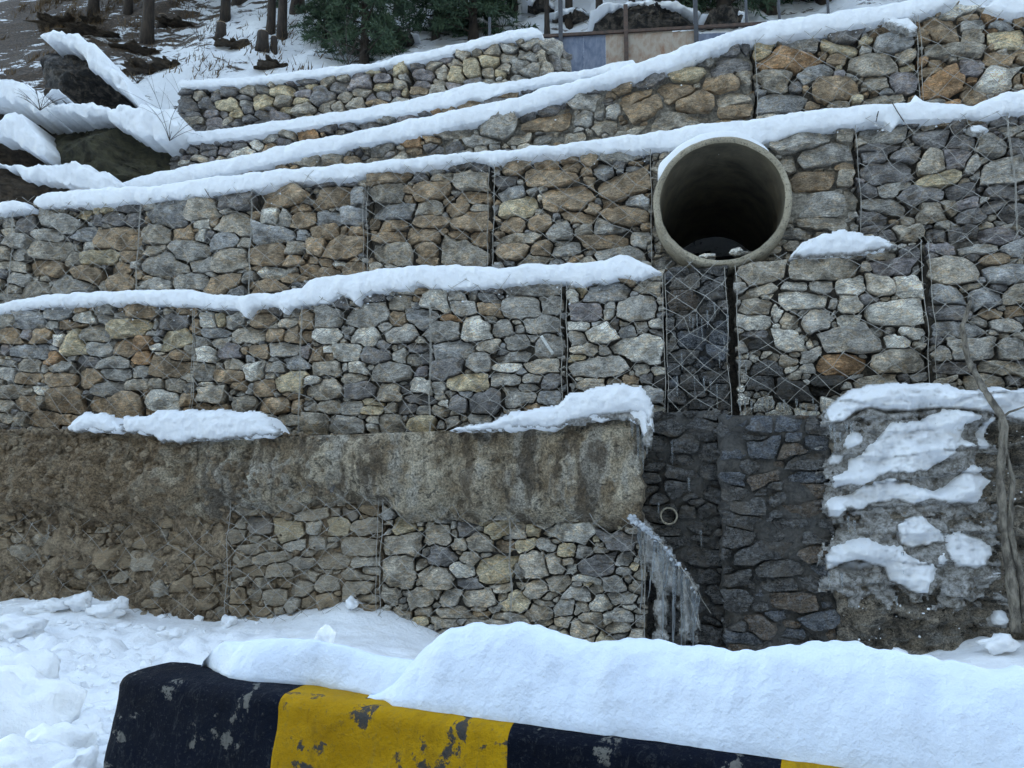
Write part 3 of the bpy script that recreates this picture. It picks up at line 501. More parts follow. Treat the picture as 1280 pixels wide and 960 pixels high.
# ------------------------------------------------------------------ the terraced wall
# top and foot of each terrace face, in photograph pixels
TOPS = {3: [(-200, 262), (0, 262), (42, 252), (180, 247), (240, 242), (300, 233), (360, 224), (440, 217), (560, 201), (590, 195), (640, 193), (800, 183), (950, 172), (1010, 157), (1070, 150), (1130, 143), (1240, 138), (1280, 130), (1480, 112)],
        4: [(150, 230), (230, 221), (300, 208), (345, 198), (440, 177), (520, 164), (600, 146), (680, 126), (740, 111), (790, 96), (870, 68), (920, 48), (980, 41), (1050, 31), (1100, 23), (1150, 13), (1190, 2), (1240, 7), (1280, 6), (1480, -20)],
        5: [(212, 176), (300, 168), (350, 159), (440, 146), (510, 137), (590, 119), (640, 108), (690, 99), (740, 91), (800, 80)],
        6: [(222, 106), (290, 103), (330, 99), (400, 91), (450, 85), (510, 75), (590, 56), (640, 45), (675, 40)],
        2: [(-200, 400), (0, 388), (40, 381), (170, 374), (240, 378), (305, 384), (380, 374), (440, 366), (560, 354), (700, 346), (790, 342), (826, 338), (840, 333), (880, 334), (915, 332), (990, 322), (1060, 318), (1117, 306), (1200, 300), (1280, 294), (1480, 276)]}
FEET = {3: [(-200, 400), (0, 388), (170, 378), (380, 372), (560, 350), (700, 344), (830, 338), (920, 340), (990, 325), (1060, 322), (1117, 312), (1200, 305), (1280, 300), (1480, 285)],
        4: [(150, 244), (260, 236), (440, 215), (620, 196), (830, 175), (1010, 158), (1070, 148), (1130, 140), (1240, 135), (1280, 128), (1480, 112)],
        5: [(212, 232), (300, 205), (400, 182), (520, 160), (640, 134), (740, 110), (800, 92)],
        6: [(222, 178), (300, 170), (440, 148), (590, 120), (690, 101)],
        2: [(-200, 548), (0, 545), (340, 545), (600, 540), (800, 535), (1040, 522), (1280, 520), (1480, 518)]}
top = {k: Poly(PL[k], v) for k, v in TOPS.items()}; foot = {k: Poly(PL[k], v) for k, v in FEET.items()}
def U(k, px, py): return PL[k].un(px, py)[0]
PIPE_C = PL[3].un(902, 252); PIPE_R = .58
BK = 'gabion baskets of the terraced wall'
def basket(k, x0, x1, ym, seeds, palette, label, netp=None, name='gabion_basket', cat='gabion', mat='stone', fill='fill', fw=-.085, excl=None, grp=BK, tp=None, ft=None, pl=None, famp=.03, edge=.008, **kw):
    pl = pl or PL[k]; tp = tp or top[k]; ft = ft or foot[k]; hole = (excl[0], excl[1], excl[2] - .03) if excl else None
    xs_ = [x0] + ([q for q, _ in x1[:-1]] if isinstance(x1, list) else []) + [x1[-1][0] if isinstance(x1, list) else x1]
    labels = [label] if not isinstance(x1, list) else [l_ for _, l_ in x1]
    us_ = [pl.un(x, ym)[0] for x in xs_]; us_[0] += edge; us_[-1] -= edge; es = []
    for i, lb in enumerate(labels):
        a, b = us_[i], us_[i + 1]; um = (a + b) / 2; e = empty(name, pl.P(um, float(ft(um))), label=lb, category=cat, group=grp); es.append(e)
        backing('mortar_bed' if fill in ('mortar', 'wetmortar') else 'rubble_fill', pl, a, b, tp, ft, fw, .28, M[fill], e, famp, hole=hole)
        if netp is not None: net(pl, a, b, tp, ft, e, **netp)
    pack(pl, us_[0], us_[-1], tp, ft, seeds, palette, parent=lambda u: es[min(len(es) - 1, max(0, int(np.searchsorted(us_, u)) - 1))], mat=mat, excl=excl, **kw)
    return es[0]
NS = dict(cw=.21, ch=.18)
# third terrace
basket(3, -200, [(20, 'grey stone gabion at the outer end of the third terrace, under the small snow pad'), (179, 'gabion with a large brown boulder and pale yellow slab, under the snow tip')], 320, t3, 'ggbkt', '', NS)
basket(3, 179, [(318, 'gabion with a big square blue-grey block at its upper corner'), (459, 'brown stone gabion with flat blue slab and leaning wire diamonds')], 300, t3, 'gbtn', '', NS, edge=.005)
basket(3, 461, 614, 270, t3, 'ntg', 'neatly coursed brown gabion between two dark seams, two baskets from the pipe', NS)
basket(3, 617, 816, 260, t3, 'ntbg', 'brown gabion with long flat boulders directly beside the concrete pipe mouth', dict(cw=.22, ch=.18), excl=(PIPE_C[0], PIPE_C[1], PIPE_R))
basket(3, 816, 1071, 250, t3, 'gt', 'mortared stone masonry holding the concrete pipe, lichen on its blocks', name='stone_masonry', cat='masonry', fill='mortar', fw=-.05, excl=(PIPE_C[0], PIPE_C[1], PIPE_R), grp=None, edge=0, gap=.004, zfac=1., famp=.05)
basket(3, 1071, [(1262, 'slate-dark gabion of tilted slabs just past the masonry around the pipe'), (1480, 'slate gabion at the picture edge under the right-hand snow ledge')], 220, t3, 'kkgpt', '', dict(cw=.23, ch=.19, shear=.2), edge=.001)
# second terrace
basket(2, -200, [(0, 'gabion on the second terrace running out of the picture at the left'), (246, 'mixed brown and blue gabion above the two short snow patches')], 460, t2, 'gbtnnk', '', dict(cw=.21, ch=.17, ph=.05), edge=.004)
basket(2, 247, [(380, 'narrow gabion of small tan stones under the dripping snow edge'), (541, 'grey gabion over the stained concrete, with a round yellowish stone at its foot'), (706, 'grey gabion with a white-striped stone near its dark right seam')], 450, t2, 'ggbtl', '', dict(cw=.21, ch=.17), edge=.005)
basket(2, 709, 832, 430, t2, 'glbt', 'pale grey gabion just before the wet channel under the pipe', NS)
def vein():
    a, b = np.array(PL[2].un(679.4, 419.7)), np.array(PL[2].un(695, 444.7)); best = None
    host = min((o for o in bpy.data.objects if o.name.split('.')[0] == 'stone' and o.parent and 'white-striped' in o.parent.get('label', '')), key=lambda o: (Vector(PL[2].P(*((a + b) / 2), 0)) - (o.location + o.parent.location)).length)
    pts = []
    for v in host.data.vertices:
        p = np.array(v.co + host.location + host.parent.location) - PL[2].O; pts.append((p @ PL[2].t, p[2], p @ PL[2].n))
    pts = np.array([q for q in pts if q[2] > -.05]); c0 = pts[:, :2].mean(0); a, b = a + c0 - (a + b) / 2, b + c0 - (a + b) / 2
    d = (b - a) / np.linalg.norm(b - a); nn = np.array((-d[1], d[0])) * .012; V, F = [], []
    for i in range(7):
        q = a + (b - a) * (.08 + .84 * i / 6)
        for s_ in (-1, 1):
            r_ = q + nn * s_; w = (pts[:, 2] / (((pts[:, :2] - r_) ** 2).sum(1) + 1e-5)).sum() / (1 / (((pts[:, :2] - r_) ** 2).sum(1) + 1e-5)).sum()
            near = pts[(((pts[:, :2] - r_) ** 2).sum(1)) < .0016]; w = max(w, near[:, 2].max() if len(near) else w) + .003
            V += [PL[2].P(*r_, w), PL[2].P(*r_, w - .03)]
    for i in range(6):
        o_ = i * 4; F += [(o_, o_ + 4, o_ + 6, o_ + 2), (o_, o_ + 1, o_ + 5, o_ + 4), (o_ + 2, o_ + 6, o_ + 7, o_ + 3)]
    F += [(0, 2, 3, 1), (24, 25, 27, 26)]
    mesh('quartz_vein', V, F, M['quartz'], host.parent, smooth=False)
vein()
basket(2, 832, 912, 430, t2, 'wwwkB', 'black wet stones straight below the pipe mouth, netted and icy', dict(cw=.21, ch=.18, w=.10), name='wet_gabion', mat='wet', fill='wetfill', fw=-.06)
dampx = PL[2].un(985, 470); 
basket(2, 919, 1156, 400, t2, 'ltg', 'light grey gabion right of the black channel with one rusty orange stone', dict(cw=.23, ch=.19), mat=lambda c: M['wet'] if c[0] < dampx[0] and c[1] < dampx[1] + .1 else M['stone'])
basket(2, 1161, [(1312, 'blue-grey gabion behind the upper end of the dead vine'), (1480, 'blue-grey gabion past the dead vine at the picture edge')], 400, t2, 'gbkt', '', dict(cw=.23, ch=.19, shear=.15))
# fourth terrace
basket(4, 150, [(560, 'low mortared wall sliver between two long snow ledges'), (942, 'brown mortared stone wall above the concrete pipe, courses rising')], 130, t4, 'ntgk', '', name='stone_masonry', cat='masonry', fill='mortar', fw=-.05, grp=None, gap=.004, zfac=1., famp=.05, edge=0)
basket(4, 943, 1146, 90, t4, 'ntgby', 'upper gabion with broken yellow stones beside the mortared wall', dict(cw=.25, ch=.21, shear=-.15), edge=.002)
basket(4, 1148, [(1300, 'upper gabion with a fat orange-brown boulder low in the middle'), (1480, 'upper gabion cut by the right picture edge under top snow')], 90, t4, 'ntgo', '', dict(cw=.25, ch=.21))
# fifth and sixth terraces
FS = dict(kinds=(.13, .07), small=.030, gap=.004)
basket(5, 212, 446, 180, t5, 'kkpt', 'low dark gabion row at the left end, pale white stone in it', **FS)
basket(5, 448, 800, 130, t5, 'kntn', 'low brown gabion strip running towards the fence', **FS)
basket(6, 222, 511, 130, t6, 'kkpyt', 'highest gabion, left stretch, grey with scattered yellow stones', **FS)
basket(6, 513, 676, 90, t6, 'tygp', 'highest gabion next to the blue metal fence, tan stones', **FS)
e6 = PL[6].un(676, 80); pe = Plane(PL[6].P(e6[0], 0), -47)
tpe = lambda u: np.interp(u, [0, .5], [PL[6].un(675, 40)[1], PL[6].un(675, 46)[1]]); fte = lambda u: np.full(np.shape(u), PL[6].un(690, 101)[1]) if np.shape(u) else PL[6].un(690, 101)[1]
eb = empty('gabion_basket', pe.P(.2, float(fte(.2))), label='sloping end face of the highest gabion facing the blue fence', category='gabion', group=BK)
backing('rubble_fill', pe, 0, .55, tpe, fte, -.04, .25, M['fill'], eb, .02)
pack(pe, 0, .55, tpe, fte, [], 'ggkt', parent=eb, kinds=(.14, .07), small=.03)

# first terrace: earthy concrete band, gabions below it, wet channel, wet masonry and ice-hung wall
p1 = PL[1]
band_top = Poly(p1, [(-200, 545), (0, 541), (100, 540), (220, 544), (350, 546), (480, 541), (600, 537), (700, 531), (803, 522)], .1)
band_bot = Poly(p1, [(-200, 640), (0, 646), (60, 636), (110, 655), (150, 664), (200, 650), (250, 658), (300, 640), (345, 644), (400, 630), (440, 630), (480, 634), (505, 655), (560, 650), (600, 658), (700, 655), (803, 668)], .1)
ub0, ub1 = p1.un(-200, 600, .1)[0], p1.un(803, 600, .1)[0]
def bandbulge(u, z, t):
    return bb0(u, z, t) + .05 * math.sin(math.pi * t) + .03 + .035 * fbm(u, z, 6., 9, 4) + .016 * fbm(u, z, 2., 26, 3) + .10 * fbm(u, z * .7, 8., 3, 4) * min(1, 4 * min(t, 1 - t) + .3)
def bb0(u, z, t):
    k = min(1, max(0, (p1.un(420, 600)[0] - u) / 1.5)); e = min(t, 1 - t)
    return .06 * math.sin(math.pi * min(1, t * .9 + .1)) - .10 * max(0, .18 - t) / .18 + k * (.05 * fbm(u, z, 9., 7, 4) + .03 * fbm(u, z, 3., 16, 3))
backing('concrete_band', p1, ub0, ub1, band_top, band_bot, .05, .55, M['band'], None, .03, .02, sc_=5, bulge=bandbulge)
o = bpy.data.objects['concrete_band']; o['label'] = 'earth-stained concrete band running along the wall below the second terrace'; o['category'] = 'concrete ledge'
# stones showing through the band
emb = [(402, 596, 40, 46, 'k', 10), (487, 594, 30, 30, 'k', 0), (302, 606, 28, 18, 'k', 0)]
for (x, y, W, H_, c, r_) in emb:
    s = Site(p1.un(x, y, .1), W / 2 / 155, H_ / 2 / 155, 0, np.array(COL[c]) * .95); th = np.linspace(0, 2 * math.pi, 22, endpoint=False); dd = np.stack([np.cos(th), np.sin(th)], 1)
    out = s.c + dd / s.N(s.c + dd)[:, None]; V, F = stone_mesh(s, out, .5, .018)
    q = mesh('stone', [p1.P(a, b, c_ + .10 + (.0 if c_ < -.05 else .012)) for a, b, c_ in V], F, M['stone'], o, sharp=45); q.color = (*s.col, 1)
below_top = Poly(p1, [(-200, 610), (0, 605), (110, 615), (200, 615), (300, 610), (400, 604), (480, 612), (505, 630), (600, 635), (700, 635), (803, 648)])
CONTACT = [(-400, 742), (-150, 745), (0, 749), (50, 746), (70, 751), (100, 741), (150, 748), (180, 762), (230, 770), (270, 776), (300, 770), (350, 769), (400, 759), (440, 750), (480, 762), (520, 777), (545, 791), (600, 800), (820, 816), (900, 822), (1050, 832), (1120, 820), (1170, 813), (1230, 797), (1280, 801), (1480, 800), (1700, 800)]
ground_at_wall = Poly(p1, CONTACT)
g_foot = lambda u: ground_at_wall(u) - .22
def T1B(x0, x1, seeds, pal, label, **kw): return basket(1, x0, x1, 700, seeds, pal, label, tp=below_top, ft=g_foot, **kw)
T1B(-200, [(60, 'half-buried gabion under the earth band at the left edge'), (289, 'gabion smothered in brown earth above the trodden snow')], t1, 'ddtd', '', netp=dict(cw=.25, ch=.21, w=.045), mat='dusty', fill='soil', fw=.012, famp=.11, zfac=.8, edge=0, gap=.003)
T1B(289, 476, t1, 'ddtt', 'dusty tan gabion between the earthy part and the clean angular stones', netp=dict(cw=.21, ch=.17), mat='dusty', fill='soil', fw=-.04, edge=.003)
T1B(478, [(640, 'tan angular stones in the lowest gabion above the snow hollow'), (808, 'lowest gabion ending at the frozen water veil')], t1, 'ttgyg', '', netp=dict(cw=.23, ch=.19))
# channel, recessed
pc = Plane(W0, YAW, -.16)
ctop = Poly(pc, [(780, 518), (905, 512)]); 
basket(1, 797, 903, 640, [t_ for t_ in tc if t_[3] < 22], 'wwww', 'recessed wet channel wall with a small drain tube in it', pl=pc, tp=ctop, ft=g_foot, name='channel_wall', cat='wall', mat='wet', fill='wetmortar', fw=-.03, grp=None, gap=.004, zfac=1.1, kinds=(.12, .08), small=.022, grow=.05, aspect=(1.6, 3.8))
mtop = Poly(p1, [(890, 519), (1045, 519)])
basket(1, 899, 1042, 640, [t_ for t_ in tm if t_[3] < 24], 'wwwBW', 'dark wet squared masonry right of the channel, glazed with meltwater', tp=mtop, ft=g_foot, name='wet_masonry', cat='masonry', mat='wet', fill='wetmortar', fw=-.018, grp=None, gap=.003, zfac=.9, kinds=(.12, .08), small=.022, famp=.04, grow=.05, aspect=(1.8, 4.2))
rtop = Poly(p1, [(1040, 512), (1150, 506), (1300, 506), (1480, 500)])
def rb(u, z, t): q_ = (z * 5.2 + .5 * nz(u * 1.6, z * 1.2)) % 1.; return .075 * (1 - q_) * (.5 + .8 * abs(nz(u * 2.3, round(z * 5.2 - q_)))) - .03 + .09 * fbm(u, z * 1.8, 4., 3.5, 6) + .025 * fbm(u, z * 2, 9., 14, 4)
ow = backing('icy_wall', p1, p1.un(1040, 640)[0], p1.un(1480, 640)[0], rtop, g_foot, .03, .5, M['icywall'], None, .05, .025, sc_=6, bulge=rb)
ow['label'] = 'mud-smeared wall at lower right, carrying shelves of snow and ice'; ow['category'] = 'wall'

# solid earth and stone body behind the terraces, so that nothing is hollow
def body(name, pl, x0, x1, tp, zlo, w, depth, mat, label):
    u0, u1 = pl.un(x0, 400)[0], pl.un(x1, 400)[0]; V = []; F = []; us = np.linspace(u0, u1, 40)
    for u in us:
        z = float(tp(u)) - .03
        V += [pl.P(u, zlo, w), pl.P(u, z, w), pl.P(u, z, w - depth), pl.P(u, zlo, w - depth)]
    for i in range(len(us) - 1):
        b = i * 4
        for k in range(4): F.append((b + k, b + 4 + k, b + 4 + (k + 1) % 4, b + (k + 1) % 4))
    F += [(0, 1, 2, 3), tuple((len(us) - 1) * 4 + k for k in (3, 2, 1, 0))]
    return mesh(name, V, F, mat, None, smooth=False, kind='structure')
body('terrace_earth', p1, -200, 797, Poly(p1, [(-200, 545), (803, 530)], .0), -.3, -.33, .8, M['fill'], '')
body('terrace_earth', pc, 797, 903, Poly(pc, [(780, 522), (905, 516)]), -.3, -.20, .8, M['wetfill'], '')
body('terrace_earth', p1, 903, 1480, Poly(p1, [(890, 519), (1480, 505)]), -.3, -.26, .8, M['fill'], '')
body('terrace_earth', PL[2], -200, 1480, lambda u: top[2](u), .5, -.24, .45, M['fill'], '')
for x0_, x1_, zl in ((150, 806, 2.5), (806, 1002, PIPE_C[1] + .62), (1002, 1480, 2.5)): body('terrace_earth', PL[4], x0_, x1_, lambda u: np.minimum(top[4](u), 9), zl, -.2, .6, M['fill'], '')

# ------------------------------------------------------------------ snow ledges
def strip(name, pl, tpx, bpx, w_front, back, mat, label, cat='snow ledge', grp=None, rough=1., step=.013, parent=None, bulge=.03, sag=0., kind=None):
    tp = Poly(pl, tpx, w_front); bp = Poly(pl, bpx, w_front); u0, u1 = max(tp.u[0], bp.u[0]), min(tp.u[-1], bp.u[-1])
    n = max(10, int((u1 - u0) / step)); us = np.linspace(u0, u1, n); V = []; F = []
    prof = [(-1, 0.), (-.25, 0), (0., .02), (.55, .16), (.92, .38), (1., .6), (.85, .82), (.45, .96), (-.15, 1.), (-.6, 1.02), (-1, 1.03)]
    pr = []
    for a_, b_ in zip(prof[:-1], prof[1:]):
        kk = 2 if a_[0] > -.3 else 1
        for q_i in range(kk): pr.append((a_[0] + (b_[0] - a_[0]) * q_i / kk, a_[1] + (b_[1] - a_[1]) * q_i / kk))
    prof = pr + [prof[-1]]; m = len(prof)
    for i, u in enumerate(us):
        e = min((i) / 4., (n - 1 - i) / 4., 1.); e = math.sqrt(max(e, .02)); zt, zb = float(tp(u)), float(bp(u))
        zt += rough * (.020 * fbm(u, 3., 0, 4.3, 4) + .005 * fbm(u, 1, 0, 22, 3)); zb += rough * (.020 * fbm(u, 8., 0, 7.5, 5) + .008 * fbm(u, 4, 0, 26, 3) - .022 * max(0, nz(u * 9, 5) - .35))
        zm = (zt + zb) / 2; zt = zm + max(zt - zm, .006) * e; zb = zm - max(zm - zb, .006) * e; h = zt - zb
        bl = bulge * (1 + .7 * rough * fbm(u, 2, 5, 3, 3)) * e
        for (f, v) in prof:
            w = w_front + (f * bl if f > -.2 else (f * back)); z = zb + v * h
            if f > -.2 and 0 < v < 1: w += .012 * rough * fbm(u, z, 7, 9, 4) + .007 * fbm(u, z, 1, 26, 3)
            if f > -.9: z += .005 * rough * nz(u * 14, z * 14, w * 14)
            V.append(pl.P(u + .004 * nz(u * 30, z * 30), z, w))
    for i in range(n - 1):
        for k in range(m - 1): F.append((i * m + k, (i + 1) * m + k, (i + 1) * m + k + 1, i * m + k + 1))
    F.append(tuple(range(m))); F.append(tuple((n - 1) * m + k for k in reversed(range(m))))
    F = [f[::-1] for f in F]
    return mesh(name, V, F, mat, parent, label=label, category=cat if label else None, group=grp, kind=kind)
SG = 'snow ledges lying on the terraces'
strip('snow_ledge', PL[3], [(42, 247), (60, 241), (130, 234), (200, 232), (260, 222), (340, 213), (430, 205), (520, 197), (600, 190), (680, 183), (760, 172), (830, 163), (900, 152), (960, 147), (1000, 140), (1060, 133), (1110, 130), (1138, 127), (1144, 119), (1152, 126), (1165, 129), (1215, 133), (1232, 126), (1250, 117), (1280, 112), (1480, 92)],
      [(42, 259), (100, 257), (180, 252), (205, 249), (240, 246), (300, 238), (330, 235), (360, 228), (440, 222), (480, 213), (560, 206), (590, 198), (620, 204), (640, 198), (720, 192), (800, 187), (830, 185), (950, 178), (1010, 162), (1070, 155), (1085, 151), (1105, 152), (1116, 162), (1126, 150), (1180, 149), (1240, 145), (1280, 137), (1480, 118)], .10, .62, M['snow'], 'long snow ledge that runs past the top of the concrete pipe', grp=SG)
strip('snow_ledge', PL[3], [(-200, 262), (0, 254), (20, 250), (32, 253), (40, 261)], [(-200, 272), (0, 268), (25, 263), (40, 264)], .10, .6, M['snow'], 'small pad of snow left of the pointed ledge tip', grp=SG)
strip('snow_ledge', PL[4], [(150, 229), (180, 219), (230, 208), (300, 196), (340, 185), (400, 172), (440, 166), (500, 152), (560, 140), (640, 123), (700, 105), (740, 96), (790, 80), (834, 66), (870, 54), (920, 37), (960, 28), (1020, 18), (1080, 10), (1142, 0), (1200, -9)],
      [(150, 237), (185, 237), (230, 227), (300, 213), (345, 203), (400, 190), (440, 182), (520, 169), (600, 151), (680, 131), (740, 109), (790, 97), (834, 86), (870, 73), (920, 52), (980, 45), (1050, 35), (1100, 27), (1150, 17), (1200, 2)], .10, .9, M['snow'], 'steeply rising snow ledge under the fence, highest at the right', grp=SG)
strip('snow_ledge', PL[4], [(1232, 8), (1245, 0), (1270, -8), (1480, -40)], [(1232, 11), (1250, 16), (1268, 18), (1300, 8), (1480, -18)], .10, .9, M['snow'], 'snow lump in the top right corner', grp=SG)
strip('snow_patch', PL[4], [(1105, 26), (1115, 22), (1135, 24), (1147, 33)], [(1105, 28), (1120, 34), (1138, 41), (1147, 37)], .09, .1, M['snow'], 'small snow patch stuck on the upper gabion wall', 'snow', rough=1.4)
strip('snow_patch', PL[3], [(1210, 160), (1222, 157), (1236, 162)], [(1210, 163), (1222, 165), (1236, 164)], .09, .08, M['snow'], 'tiny snow dab on slate stones at the right', 'snow')
strip('snow_ledge', PL[5], [(212, 172), (225, 166), (290, 160), (340, 152), (400, 143), (440, 137), (480, 130), (520, 122), (560, 112), (600, 102), (612, 106), (650, 100), (690, 92), (740, 86), (765, 78), (790, 75), (798, 80)],
      [(212, 180), (240, 178), (300, 172), (350, 163), (400, 157), (440, 150), (510, 141), (560, 132), (590, 122), (607, 124), (640, 112), (690, 103), (740, 95), (798, 86)], .08, .65, M['snow'], 'snow ledge second from the top, ending at a rounded hump by the fence', grp=SG, bulge=.016, rough=.8)
strip('snow_ledge', PL[6], [(222, 101), (260, 99), (330, 95), (400, 85), (450, 80), (470, 79), (495, 70), (540, 62), (600, 48), (640, 38), (665, 34), (678, 38)],
      [(222, 110), (290, 107), (330, 103), (400, 95), (450, 89), (480, 82), (510, 79), (540, 72), (590, 60), (640, 48), (678, 45)], .07, .7, M['snow'], 'topmost snow ledge along the highest gabion', grp=SG, bulge=.016, rough=.8)
strip('snow_ledge', PL[2], [(-200, 392), (0, 379), (60, 368), (100, 365), (150, 363), (230, 362), (290, 370), (350, 365), (378, 358), (388, 349), (440, 341), (500, 333), (560, 332), (620, 334), (700, 329), (755, 325), (775, 318), (790, 321), (812, 331), (827, 340)],
      [(-200, 406), (0, 392), (40, 385), (100, 381), (170, 379), (240, 383), (295, 386), (308, 398), (316, 384), (348, 383), (355, 392), (364, 382), (405, 379), (425, 368), (437, 372), (445, 381), (453, 366), (500, 362), (527, 355), (540, 362), (620, 357), (700, 350), (730, 358), (740, 351), (790, 347), (827, 343)], .10, .45, M['snow'], 'lumpy snow ledge ending left of the pipe, dripping along its edge', grp=SG)
strip('snow_patch', PL[2], [(988, 319), (1005, 303), (1030, 292), (1055, 288), (1072, 291), (1085, 295), (1100, 297), (1119, 307)], [(988, 321), (1030, 321), (1060, 318), (1095, 314), (1119, 309)], .08, .3, M['snow'], 'snow patch on the ledge right of the pipe', 'snow', rough=1.2)
strip('snow_patch', p1, [(98, 536), (106, 527), (118, 520), (140, 523), (148, 530), (158, 536)], [(92, 538), (110, 540), (150, 540), (163, 538)], .19, .2, M['snow'], 'smaller of the two snow patches on the earthy ledge', 'snow', rough=1.5)
strip('snow_patch', p1, [(168, 526), (190, 526), (205, 521), (240, 518), (300, 520), (328, 521), (338, 530), (348, 541)], [(165, 541), (195, 544), (215, 552), (250, 550), (270, 548), (310, 549), (335, 545), (348, 543)], .19, .25, M['snow'], 'long flat-topped snow patch on the earthy ledge', 'snow', rough=1.5, bulge=.05)
strip('snow_patch', p1, [(562, 537), (600, 532), (620, 527), (650, 517), (700, 508), (722, 492), (750, 485), (780, 481), (800, 484), (812, 505), (816, 530)], [(562, 539), (640, 539), (700, 536), (712, 528), (760, 524), (782, 521), (800, 530), (806, 548), (816, 545)], .19, .35, M['snow'], 'wedge of snow and ice at the corner above the wet channel', 'snow', rough=1.2, bulge=.06)
RG = 'snow and ice shelves on the lower right wall'
def wall_w(u, z): return .03 + .05 * fbm(u, z, 1.7, 6, 5) + rb(u, z, 0)
def glaze_mat():
    m = NT('snow_and_dirty_ice', .6); at = m.n('Attribute', attribute_name='thin'); v = m.coord(); a = m.noise(v, 22, 6, .75); b = m.noise(v, 60, 5, .75)
    ice = m.mix(m.ramp(a, (.40, 0.), (.60, 1.)), (.13, .115, .095), (.46, .45, .43)); t = m.add(at.outputs['Fac'], a, .55)
    c = m.mix(m.ramp(t, (.62, 0.), (.86, 1.)), (.86, .88, .90), ice); c = m.mix(m.ramp(b, (.64, 0.), (.70, .6)), c, (.22, .18, .14)); m.l(c, m.b.inputs['Base Color'])
    m.l(m.ramp(t, (.6, .65), (.9, .22)), m.b.inputs['Roughness']); h = m.add(a, b, .4); m.bump(h, .02, .9); return m.m
M['glaze'] = glaze_mat()
def in_dist(P_, poly):
    """signed distance to a polygon, positive inside"""
    a = poly; b = np.roll(poly, -1, 0); d = b - a; v = P_[:, None] - a[None]; t_ = np.clip((v * d).sum(-1) / ((d * d).sum(-1) + 1e-12), 0, 1)
    dist = np.sqrt((((v - d * t_[..., None])) ** 2).sum(-1)).min(1)
    c = ((a[None, :, 1] > P_[:, None, 1]) != (b[None, :, 1] > P_[:, None, 1])) & (P_[:, None, 0] < (b - a)[None, :, 0] * (P_[:, None, 1] - a[None, :, 1]) / ((b - a)[None, :, 1] + 1e-12) + a[None, :, 0])
    return np.where(c.sum(1) % 2 == 1, dist, -dist)
def blob(name, ox, oy, pts, lb, A=.08, thin=0., st=.0105, parent=None, ragged=1., grp=RG, pl=None, wf=None, sc_=4.923):
    wall = pl or p1; wfun = wf or wall_w
    poly = np.array([wall.un(ox + x / sc_, oy + y / sc_, .12) for x, y in pts]); lo, hi = poly.min(0) - .04, poly.max(0) + .04
    us = np.arange(lo[0], hi[0], st); zs = np.arange(lo[1], hi[1], st); G = np.array([(u, z) for u in us for z in zs]); sd = in_dist(G, poly)
    nzs = np.array([.020 * fbm(u, z, 3, 9, 5) + .008 * nz(u * 60, z * 60, 2) for u, z in G]) * ragged; sd = sd + nzs + (.012 if lb and pl is None else 0.); m = len(zs); V, F, idx = [], [], {}; TH = []
    ins_ = sd.reshape(len(us), m) > 0; low = np.array([zs[np.argmax(r_)] if r_.any() else lo[1] for r_ in ins_])
    for i in range(len(us) - 1):
        for j in range(m - 1):
            q = (i * m + j, (i + 1) * m + j, (i + 1) * m + j + 1, i * m + j + 1)
            if max(sd[k] for k in q) > 0 and min(sd[k] for k in q) > -.02:
                f = []
                for k in q:
                    if k not in idx:
                        u, z = G[k]; d = sd[k]; ww = wfun(u, z)
                        w = ww - .02 if d <= 0 else ww + A * (1 - math.exp(-d / .028)) * (1 + .45 * fbm(u, z, 5, 5, 3)) + .012 * fbm(u, z, 6, 18, 4) + .006
                        idx[k] = len(V); V.append(wall.P(u, z, w)); TH.append(min(1., max(0., .75 - d / .045 - .0)) * .55 + thin + .35 * max(0., 1 - (z - low[i]) / .09))
                    f.append(idx[k])
                F.append(f)
    o = mesh(name, V, F, M['glaze'], parent, label=lb, category='snow' if lb else None, group=grp if lb else None)
    at = o.data.attributes.new('thin', 'FLOAT', 'POINT'); at.data.foreach_set('value', TH); return o
z1, z2 = (1020, 470), (1020, 630)
for pg, se in (([(60, 250), (1090, 200), (1110, 420), (1060, 900), (60, 900)], 1), ):
    blob('glaze_patches', *z1, pg, None, .022, .72, .014, ow, 8.5)
blob('glaze_patches', *z2, [(60, 60), (1160, 40), (1190, 640), (300, 620), (60, 560)], None, .02, .78, .014, ow, 9.5)
b1 = blob('snow_shelf', *z1, [(75, 240), (110, 190), (180, 130), (230, 90), (330, 65), (480, 45), (700, 48), (850, 50), (905, 95), (1010, 95), (1060, 80), (1160, 60), (1230, 90), (1290, 85), (2000, 70), (2000, 270), (1290, 275), (1190, 250), (1090, 215), (1000, 210), (800, 190), (650, 200), (450, 215), (340, 190), (250, 210), (180, 270), (90, 290)], 'thick top snow shelf crossed by the dead vine', .12, ragged=.5)
blob('ice_lip', *z1, [(70, 290), (180, 265), (340, 185), (450, 212), (800, 188), (1000, 208), (900, 228), (700, 245), (480, 285), (390, 262), (260, 262), (200, 330), (150, 430), (120, 400), (80, 340)], None, .07, .6, parent=b1)
b2 = blob('snow_shelf', *z1, [(480, 290), (640, 280), (800, 205), (1010, 230), (1020, 260), (930, 300), (920, 370), (1000, 440), (900, 430), (800, 520), (700, 570), (560, 600), (430, 590), (400, 620), (250, 680), (120, 680), (110, 620), (210, 580), (230, 520), (300, 460), (380, 380)], 'big slanting snow mass under the top shelf', .10, -.05, ragged=1.3)
blob('ice_lip', *z1, [(430, 590), (560, 600), (700, 570), (810, 500), (860, 520), (820, 620), (700, 670), (600, 640), (500, 625)], None, .05, .6, parent=b2)
blob('snow_shelf', *z1, [(1015, 380), (1050, 310), (1105, 250), (1125, 255), (1090, 340), (1085, 460), (1020, 450)], 'narrow upright snow streak touching the vine', .05, .1)
blob('snow_shelf', *z1, [(185, 415), (240, 318), (290, 360), (285, 430), (205, 445)], 'small snow knob below the left end of the top shelf', .06, .05)
